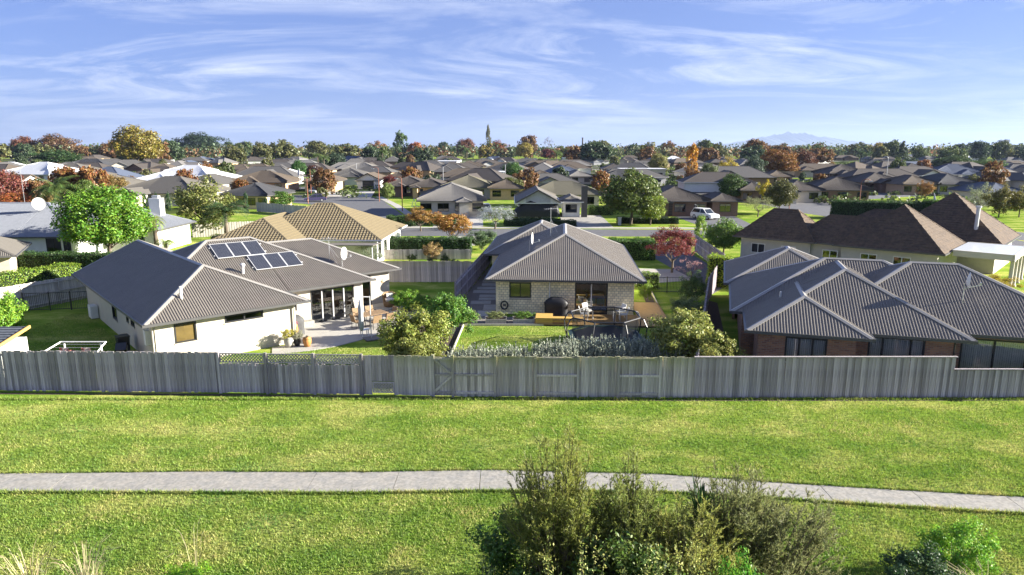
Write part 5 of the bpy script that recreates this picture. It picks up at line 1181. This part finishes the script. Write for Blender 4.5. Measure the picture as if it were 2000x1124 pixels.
for i,(u_,v_,rz) in enumerate([(6.3,-1.1,90),(8.75,-1.15,-90),(8.6,-.3,-60),(6.6,-.2,50)]): chair('white sling garden chair around the glass topped deck table',Mw(u_,v_,.12),R(rz-4.2),m_white,'white deck chairs')
# dining set inside
dt=table('orange timber dining table inside the sliding door',Mw(6.7,3.0,.03),R(-4.2),2.2,1.0,m_timber,m_timber)
for i,(u_,v_,rz) in enumerate([(6.1,2.2,180),(6.9,2.2,180),(7.5,2.2,180)]): chair('grey dining chair at the orange table inside',Mw(u_,v_,.03),R(rz-4.2),WALLS['grey'],'grey dining chairs inside')
b=MB(); vz=T('table_vase','small plant vase on the orange dining table','vase',Mw(6.6,3,.76)); b.lathe([(.06,0),(.09,.1),(.04,.2),(.05,.24)]); b.build('vase',m_white,vz); o=link('leaves',crown('bare',0),vz,(0,0,.4)); o.scale=(.25,.25,.2); o.color=(.1,.16,.04,1)
# trampoline
tp=T('trampoline','octagonal trampoline with black safety net beside the deck','trampoline',(5.1,36.4,0)); n=8; ang=[R(22.5+45*i) for i in range(n)]; RT=2.05
b=MB(); 
for i in range(n): b.bar((RT*cos(ang[i]),RT*sin(ang[i]),.62),(RT*cos(ang[(i+1)%n]),RT*sin(ang[(i+1)%n]),.62),.05,.05)
b.build('frame',m_black,tp)
b=MB(); b.poly([(RT*.88*cos(t),RT*.88*sin(t),.63) for t in ang]); b.build('mat',m_black,tp)
b=MB()
for i in range(n): b.add([(q*cos(t),q*sin(t),.655) for q,t in ((RT*.86,ang[i]),(RT*1.03,ang[i]),(RT*1.03,ang[(i+1)%n]),(RT*.86,ang[(i+1)%n]))],[(0,1,2,3)])
b.build('edge_pad',mat('dark_pad',(.03,.06,.06),.5,.1),tp)
for t in ang:
    c_,s_=cos(t),sin(t); MB().path([(RT*1.02*c_,RT*1.02*s_,0),(RT*1.12*c_,RT*1.12*s_,.8),(RT*1.14*c_,RT*1.14*s_,1.25),(RT*1.04*c_,RT*1.04*s_,1.68),(RT*.95*c_,RT*.95*s_,1.76)],.035).build('pole',m_black,tp)
b=MB()
for i in range(n): b.tube((RT*.95*cos(ang[i]),RT*.95*sin(ang[i]),1.76),(RT*.95*cos(ang[(i+1)%n]),RT*.95*sin(ang[(i+1)%n]),1.76),.04)
b.build('top_hoop',m_black,tp)
net=bpy.data.materials.new('net'); net.use_nodes=True; t_=net.node_tree; t_.nodes.clear(); q1=t_.nodes.new('ShaderNodeBsdfTransparent'); q2=t_.nodes.new('ShaderNodeBsdfDiffuse'); q2.inputs[0].default_value=(.02,.022,.024,1); q3=t_.nodes.new('ShaderNodeMixShader'); q3.inputs[0].default_value=.42; q4=t_.nodes.new('ShaderNodeOutputMaterial'); t_.links.new(q1.outputs[0],q3.inputs[1]); t_.links.new(q2.outputs[0],q3.inputs[2]); t_.links.new(q3.outputs[0],q4.inputs[0])
b=MB()
for i in range(n): b.add([(RT*.92*cos(ang[i]),RT*.92*sin(ang[i]),.66),(RT*.92*cos(ang[(i+1)%n]),RT*.92*sin(ang[(i+1)%n]),.66),(RT*.9*cos(ang[(i+1)%n]),RT*.9*sin(ang[(i+1)%n]),1.74),(RT*.9*cos(ang[i]),RT*.9*sin(ang[i]),1.74)],[(0,1,2,3)])
b.build('safety_net',net,tp)
# planter boxes
for lb,x0,x1,cc in (('timber planter box with pale herbs left of the gap',-1.65,-.35,(.22,.26,.1)),('timber planter box with leafy greens beside the bench',.05,1.4,(.13,.24,.04))):
    o=T('planter_box',lb,'planter',((x0+x1)/2,41.45,0)); W_=x1-x0
    for yy_ in (-.4,.37): MB().bx(-W_/2,W_/2,yy_,yy_+.03,0,.32).build('board',m_fence3,o)
    for xx_ in (-W_/2,W_/2-.03): MB().bx(xx_,xx_+.03,-.37,.37,0,.318).build('board',m_fence3,o)
    MB().bx(-W_/2+.03,W_/2-.03,-.37,.37,.02,.27).build('soil',m_soil,o)
    k=link('herbs',crown('near',0),o,(0,0,.5)); k.scale=(W_*.42,.3,.3); k.color=(*cc,1)
# patio furniture of the solar house
def pot(label,loc,r_,h,m,plant,ps,seed=0):
    o=T('plant_pot',label,'plant pot',loc); b=MB(); b.lathe([(r_*.62,0),(r_*.95,h*.4),(r_,h*.75),(r_*.85,h*.93),(r_*.98,h)],n=16); b.build('pot',m,o,True)
    k=link('plant',crown('near',seed%3),o,(0,0,h+ps*.5)); k.scale=(ps*.8,ps*.8,ps*.7); k.color=(*plant,1)
pot('tall cream pot with yellow leaves at the solar house corner',Lw(6.95,-.2,.035),.27,.55,m_conc2,(.38,.36,.05),.42)
pot('glazed amber pot on the patio corner',Lw(7.75,-.75,.035),.24,.5,m_terra,(.2,.2,.1),.1,1)
pot('small dark pot between the two large patio pots',Lw(7.4,-.25,.035),.2,.4,m_dark,(.3,.3,.2),.42,2)
pot('orange bowl of pink flowers standing by the grey covered barbecue',Lw(7.98,1.35,.035),.2,.75,m_terra,(.4,.12,.15),.22,1)
o=T('stone_trough','pale concrete trough against the wall by the folding doors','planter',Lw(9.55,3.3,.035),R(41.3)); MB().bx(-.45,.45,-.25,.25,0,.36).build('trough',m_conc,o); k=link('plant',crown('near',1),o,(-.25,0,.5)); k.scale=(.12,.12,.16); k.color=(.4,.33,.05,1)
table('brown wicker outdoor dining table on the patio',Lw(12.9,1.1,.035),R(41.3),1.7,1.0,m_wicker,m_dark)
for i,(u_,v_,rz) in enumerate([(11.7,.9,90),(12.5,2.1,0),(13.4,2.1,0),(12.5,.1,180),(13.4,.1,180),(14.2,1.1,-90)]): chair('brown wicker chair with dark legs at the patio dining table',Lw(u_,v_,.035),R(rz+41.3),m_dark,'wicker patio chairs',.56,.88,m_wicker)
o=T('wicker_armchair','wicker armchair with cushions at the far patio corner','armchair',Lw(16.3,4.7,.035),R(20)); b=MB(); b.lathe([(.38,0),(.44,.2),(.46,.42)],n=14); b.build('seat',m_wicker,o,True)
b=MB(); n=9; P=[]
for z,rr_ in ((.42,.46),(.85,.52),(.85,.46),(.42,.40)):
    for i in range(n): t=R(-30+240*i/(n-1)); P.append((rr_*cos(t),rr_*sin(t),z+(.1 if z>.5 and 2<i<6 else 0)))
b.add(P,[(k*n+i,k*n+i+1,(k+1)*n+i+1,(k+1)*n+i) for k in range(3) for i in range(n-1)]); b.build('backrest',m_wicker,o); MB().box((0,0,.47),(.6,.6,.12)).build('cushion',m_white,o); MB().box((.05,.25,.66),(.45,.14,.4),rx=R(-18)).build('cushion',mat('striped_cushion',(.5,.5,.5),.9,.4,12),o)
o=T('closed_parasol','folded grey patio parasol on a slab base','parasol',Lw(11.15,-1.75,.035),R(30)); MB().bx(-.4,.4,-.4,.4,0,.05).build('base_slab',ROOFS['grey'],o); MB().tube((0,0,.05),(0,0,2.5),.03).build('pole',m_alu,o); MB().path([(0,0,2.45),(-.35,0,2.5),(-.6,0,2.3)],.025).build('arm',m_alu,o)
b=MB(); b.lathe([(.05,.55),(.16,.75),(.13,1.4),(.16,1.9),(.05,2.35)],(-.55,0,0),9); b.build('folded_canopy',mat('grey_canvas',(.35,.36,.37),.9,.25,6,bump=.5,bscale=8,stretch=(4,4,.6)),o,True)
o=T('small_stool','small white timber stool on the patio edge','stool',Lw(11.2,-.9,.035),R(41)); MB().bx(-.28,.28,-.16,.16,.36,.4).build('seat',m_white,o)
for x_ in (-.22,.18):
    for y_ in (-.12,.08): MB().bx(x_,x_+.04,y_,y_+.04,0,.36).build('leg',m_white,o)
o=T('ladder_shelf','pale ladder shelf leaning by the folding doors','shelf',Lw(13.1,3.2,.035),R(41.3))
for x_ in (-.25,.25): MB().bar((x_,-.35,0),(x_,.25,1.3),.04,.06).build('rail',m_fence3,o)
for z in (.25,.6,.95,1.25): MB().bx(-.25,.25,-.35+z*.46-.1,-.35+z*.46+.18,z-.012,z+.012).build('shelf',m_fence3,o)
# clothesline yard
o=T('clothesline','white folding clothesline frame with washing','clothesline',(-20.0,29.95,0)); b=MB(); z=1.85
b.path([(-1.2,-.7,1.62),(-1.05,.75,z),(1.05,.75,z),(1.35,-.7,1.62),(-1.2,-.7,1.62)],.035); b.build('frame',m_white,o)
for x_ in (-.8,.9): MB().tube((x_,.6,0),(x_,.6,z-.05),.04).build('post',m_white,o)
for i in range(4): MB().tube((-1.15,.5-.35*i,1.8-.05*i),(1.2,.5-.35*i,1.8-.05*i),.006,n=4).build('line',m_white,o)
m_wash=mat('checked_cloth',(.45,.14,.10),.9,.6,14,col2=(.6,.5,.42))
rr=random.Random(2)
for i in range(3):
    b=MB(); n=8; xs=-.75+i*.5
    for j in range(n): b.add([(xs+j*.055,.15-.35*(i%2)+.02*sin(j*1.4),1.74),(xs+(j+1)*.055,.15-.35*(i%2)+.02*sin((j+1)*1.4),1.74),(xs+(j+1)*.055,.15-.35*(i%2)+.05*sin((j+1)*1.4),.95),(xs+j*.055,.15-.35*(i%2)+.05*sin(j*1.4),.95)],[(0,1,2,3)])
    tag(b.build('laundry',m_wash),'red checked cloth hanging on the clothesline','laundry','cloths on the clothesline').location=(-20.0,29.95,0)
o=T('wheelie_bin','black lidded bin against the shaded side wall','bin',Lw(-.1,4.6,0),R(41.3)); MB().box((0,0,.45),(.5,.55,.9),top=1.12).build('body',m_black,o); MB().box((0,0,.94),(.6,.66,.07)).build('lid',m_dark,o)
o=T('wheelie_bin','second bin tipped open beside the black lidded bin','bin',Lw(-.35,3.7,0),R(20)); MB().box((0,0,.32),(.45,.5,.6),top=1.1).build('body',m_black,o); MB().box((0,-.2,.66),(.5,.5,.06),rx=R(35)).build('lid',m_dark,o)
o=T('garden_shed','small shed with dark shingle roof and orange corner post behind the fence','shed',(-25.0,30.6,0),R(2)); MB().bx(-2.2,.9,0,2.2,0,1.5).build('wall',m_white,o)
b=MB(); roof_plane(b,[(-2.4,-.15,1.62),(1.0,-.15,1.62),(1.0,2.3,1.98),(-2.4,2.3,1.98)],'shingle'); b.build('roof',mat('slate_shingle',(.09,.10,.115),.8,.3,6),o); MB().bar((1.06,-.18,1.62),(1.06,2.3,2.0),.08,.14).build('barge_board',m_timber,o)
# ------------------------------------------------------------------ cars, trailer, lamps
def car(label,x,y,rz,col,L_=4.4,W_=1.78,H_=1.5,suv=False):
    o=T('parked_car',label,'car',(x,y,0),rz); pm=mat('car_'+'_'.join(str(int(c*100)) for c in col),col,.25,.02,spec=.6)
    h1=.92 if suv else .82; prof=[(-L_/2,.35),(-L_/2+.02,.65),(-L_/2+.12,h1-.12),(-L_/2+1.05,h1),(L_/2-.5,h1+.06),(L_/2-.05,h1-.05),(L_/2,.6),(L_/2-.03,.32)]
    b=MB(); n=len(prof)
    for yy_,k in ((-W_/2,.0),(-W_/2+.06,.03),(W_/2-.06,.03),(W_/2,0)): b.v+=[(px_,yy_,pz+k*(pz>.5)) for px_,pz in prof]
    fs=[(k*n+i,k*n+(i+1)%n,(k+1)*n+(i+1)%n,(k+1)*n+i) for k in range(3) for i in range(n)]+[tuple(range(n-1,-1,-1)),tuple(range(3*n,4*n))]; b.f+=fs; b.m+=[0]*len(fs); bo=b.build('body',pm,o)
    r0=L_/2-(.25 if suv else .7); cb=[(-L_/2+1.0,h1),(-L_/2+1.75,H_-.05),(-L_/2+2.1,H_),(r0-.35,H_-.02),(r0,H_-.3),(r0+.15,h1+.04)]; n=len(cb)
    g=MB(); g.v+=[(a_,-W_/2+.08+max(0,c_-h1)*.22,c_) for a_,c_ in cb]+[(a_,W_/2-.08-max(0,c_-h1)*.22,c_) for a_,c_ in cb]; fs=[(i,i+1,n+i+1,n+i) for i in range(n-1)]+[tuple(range(n-1,-1,-1)),tuple(range(n,2*n))]; g.f+=fs; g.m+=[0]*len(fs); g.build('windows',mat('car_glass',(.02,.025,.03),.08,.02,spec=.7),o)
    rf=MB(); rf.bx(-L_/2+1.9,r0-.25,-W_/2+.2,W_/2-.2,H_-.035,H_+.03); rf.build('roof',pm,o)
    for s_ in (-1,1):
        pil=MB()
        for xa,xb in ((-L_/2+1.05,-L_/2+1.85),(.25,.25),(r0+.1,r0-.3)): pil.bar((xa,s_*(W_/2-.07),h1),(xb,s_*(W_/2-.2),H_-.02),.06,.07)
        pil.build('pillar',pm,o)
        for wx in (-L_/2+.85,L_/2-.85):
            t=MB(); t.tube((wx,s_*(W_/2-.2),.33),(wx,s_*(W_/2+.01),.33),.33,n=14); t_o=t.build('wheel',m_black,o); t=MB(); t.tube((wx,s_*(W_/2),.33),(wx,s_*(W_/2+.02),.33),.2,n=10); t.build('rim',m_alu,t_o)
        MB().box((-L_/2+.06,s_*(W_/2-.3),.68),(.1,.36,.14)).build('headlight',m_alu,o); MB().box((L_/2-.03,s_*(W_/2-.2),.78),(.08,.3,.18)).build('tail_light',mat('red_lens',(.3,.01,.01),.3,.05),o)
    return o
def pcar(label,cx,py,rz,col,**k): g=G(cx,py); return car(label,g.x,g.y,R(rz),col,**k)
pcar('white hatchback parked on the brown house drive',1376,428,120,(.75,.75,.75),suv=True,H_=1.6)
pcar('white station wagon in front of the grey hipped house',915,417,95,(.75,.75,.75),suv=True,H_=1.65); pcar('second white car beside the silver leafed tree',948,416,100,(.7,.7,.72))
pcar('dark purple blue car on the street corner',616,394,12,(.07,.06,.14)); pcar('silver car outside the open garage',617,378,80,(.3,.32,.34)); pcar('bright blue car in the open garage',627,371,80,(.03,.1,.35))
o=T('covered_trailer','large black tarpaulin covered boat in front of the gabled house','covered boat',(G(1047,426).x,G(1047,426).y,0)); b=MB(); n=12; P=[]
for k,(x_,hh_) in enumerate([(-3.4,1.1),(-2.4,2.0),(-.9,2.75),(.6,2.2),(2.2,2.3),(3.2,1.9),(3.6,1.0)]):
    for i in range(n): t=math.pi*i/(n-1); P.append((x_,-1.2*cos(t),.25+max(0,hh_*(sin(t)**.7)) if 0<i<n-1 else .25))
b.add(P,[(k*n+i,k*n+i+1,(k+1)*n+i+1,(k+1)*n+i) for k in range(6) for i in range(n-1)]+[tuple(range(n)),tuple(range(7*n-1,6*n-1,-1))]); b.build('tarpaulin',m_cover,o)
for x_ in (-.5,.5):
    for y_ in (-1,.8): MB().tube((x_,y_,.3),(x_,y_+.2,.3),.3,n=12).build('wheel',m_black,o)
o=T('pergola','white A-frame pergola along the grey hipped house','pergola',(G(848,418).x,G(848,418).y,0))
for i in range(4):
    x_=-3.3+i*2.2; b=MB(); b.bar((x_-.4,0,1.2),(x_,0,2.6),.07,.07); b.bar((x_+.4,0,1.2),(x_,0,2.6),.07,.07); b.build('frame',m_white,o); MB().tube((x_,0,0),(x_,0,1.3),.05).build('post',m_white,o)
MB().bx(-3.8,3.8,-.05,.05,1.2,1.3).build('rail',m_white,o)
m_lamp=mat('red_oxide_pole',(.26,.10,.06),.6,.1)
def lamp(label,cx,top,bot,arm,m=m_lamp,group=None):
    g=G(cx,bot); h=zat(top,g.y); o=T('street_lamp',label,'street lamp',g,0,group); MB().tube((0,0,0),(0,0,h),.09,.055,8).build('pole',m,o)
    pts=[(arm*(1-cos(t))*.5*1.0,0,h+.35*sin(t)*abs(arm)) for t in [i*math.pi/6 for i in range(6)]]; MB().path(pts,.05).build('arm',m,o); MB().box((pts[-1][0],0,pts[-1][2]-.08),(.5,.25,.14)).build('lamp_head',m_alu,o)
lamp('red oxide street lamp beside the silver car',608,328,381,1.2); lamp('red oxide street lamp beside the purple blue car',602,345,398,1.0); lamp('red oxide street lamp at the street bend',741,331,394,-1.2); lamp('red oxide street lamp at the corner hedge',786,350,413,-1.0)
lamp('brown street lamp beside the clipped hedge',1676,357,421,1.6); lamp('tall grey street lamp above the side street roofs',1729,310,368,-1.5,m_metal); lamp('brown lamp post behind the shingle roof',1541,375,410,1.0)
for i,(cx,t_,b_) in enumerate([(936,332,352),(866,327,366),(987,323,366),(1046,340,372),(697,320,346)]): 
    g=G(cx,b_); h=zat(t_,g.y); o=T('flue_pipe','thin pale pole rising between the mid roofs','pole',g,0,'thin pale poles among the roofs'); MB().tube((0,0,0),(0,0,h),.10,.09,8).build('pole',m_metal,o); MB().tube((0,0,h),(0,0,h+.12),.2,n=8).build('cap',m_metal,o)
g=G(1137,322); h=zat(270,g.y); o=T('tall_chimney_pole','tall dark pole standing above the suburb','pole',g); MB().tube((0,0,0),(0,0,h),.55,.5,10).build('pole',m_black,o); MB().tube((0,0,h),(0,0,h+.3),.62,n=10).build('collar',m_black,o)
g=G(587,372); o=T('flag_pole','pale flag pole by the open garage','pole',g); MB().tube((0,0,0),(0,0,5.5),.05).build('pole',m_white,o); MB().bx(-.5,0,-.01,.01,3.8,5.2).build('flag',m_white,o)
o=T('letterbox','grey letterbox by the low box hedge','letterbox',G(1210,440)); MB().box((0,0,.5),(.4,.4,1.0)).build('pillar',WALLS['grey'],o); MB().box((0,0,1.05),(.5,.5,.12)).build('cap',WALLS['grey'],o)
o=T('garden_bench','yellow garden bench beside the gabled house drive','bench',G(1163,418)); MB().bx(-1.2,1.2,-.3,.3,.45,.53).build('seat',m_timber,o); MB().bx(-1.2,1.2,.3,.36,.5,1.0).build('backrest',m_timber,o)
for x_ in (-1.1,1.0): MB().bx(x_,x_+.1,-.25,.25,0,.45).build('leg',m_timber,o)
# ------------------------------------------------------------------ far mountain and air
mt=MB(); D0=20000; n=120; rows=[]; rm=random.Random(4)
def prof_m(t): # t along 1370..1720 px
    x=(t-.5)*2; base=max(0,1-abs(x)**1.7)*.72
    return base+.28*math.exp(-(x*3.2+.25)**2)
bump=[rm.uniform(-1,1) for _ in range(n+2)]
for j,(f,dy) in enumerate([(0,-2600),(.35,-1500),(.75,-600),(1,0),(.5,1500),(0,3000)]):
    for i in range(n+1):
        t=i/n; x=(1355+380*t-1000)/F*D0; z=prof_m(t)*430*f*(1+ .10*f*bump[i]*(.4+prof_m(t)))
        if j==3: z+=14*bump[i]*prof_m(t)
        mt.v.append((x,D0+dy,z-5))
mt.f=[(j*(n+1)+i,j*(n+1)+i+1,(j+1)*(n+1)+i+1,(j+1)*(n+1)+i) for j in range(5) for i in range(n)]; mt.m=[0]*len(mt.f)
struct('mountain',mt,mat('mountain_forest',(.06,.08,.05),.95,.3,.002))
hz=MB().bx(-FAR-500,FAR+500,-700,FAR+500,-1,560); hm=bpy.data.materials.new('haze_air'); hm.use_nodes=True; t_=hm.node_tree; t_.nodes.clear()
pv_=t_.nodes.new('ShaderNodeVolumePrincipled'); pv_.inputs['Color'].default_value=(.38,.48,.70,1); pv_.inputs['Density'].default_value=5e-5; pv_.inputs['Anisotropy'].default_value=.2
mo=t_.nodes.new('ShaderNodeOutputMaterial'); t_.links.new(pv_.outputs[0],mo.inputs['Volume'])
tag(hz.build('haze',hm),kind='stuff')
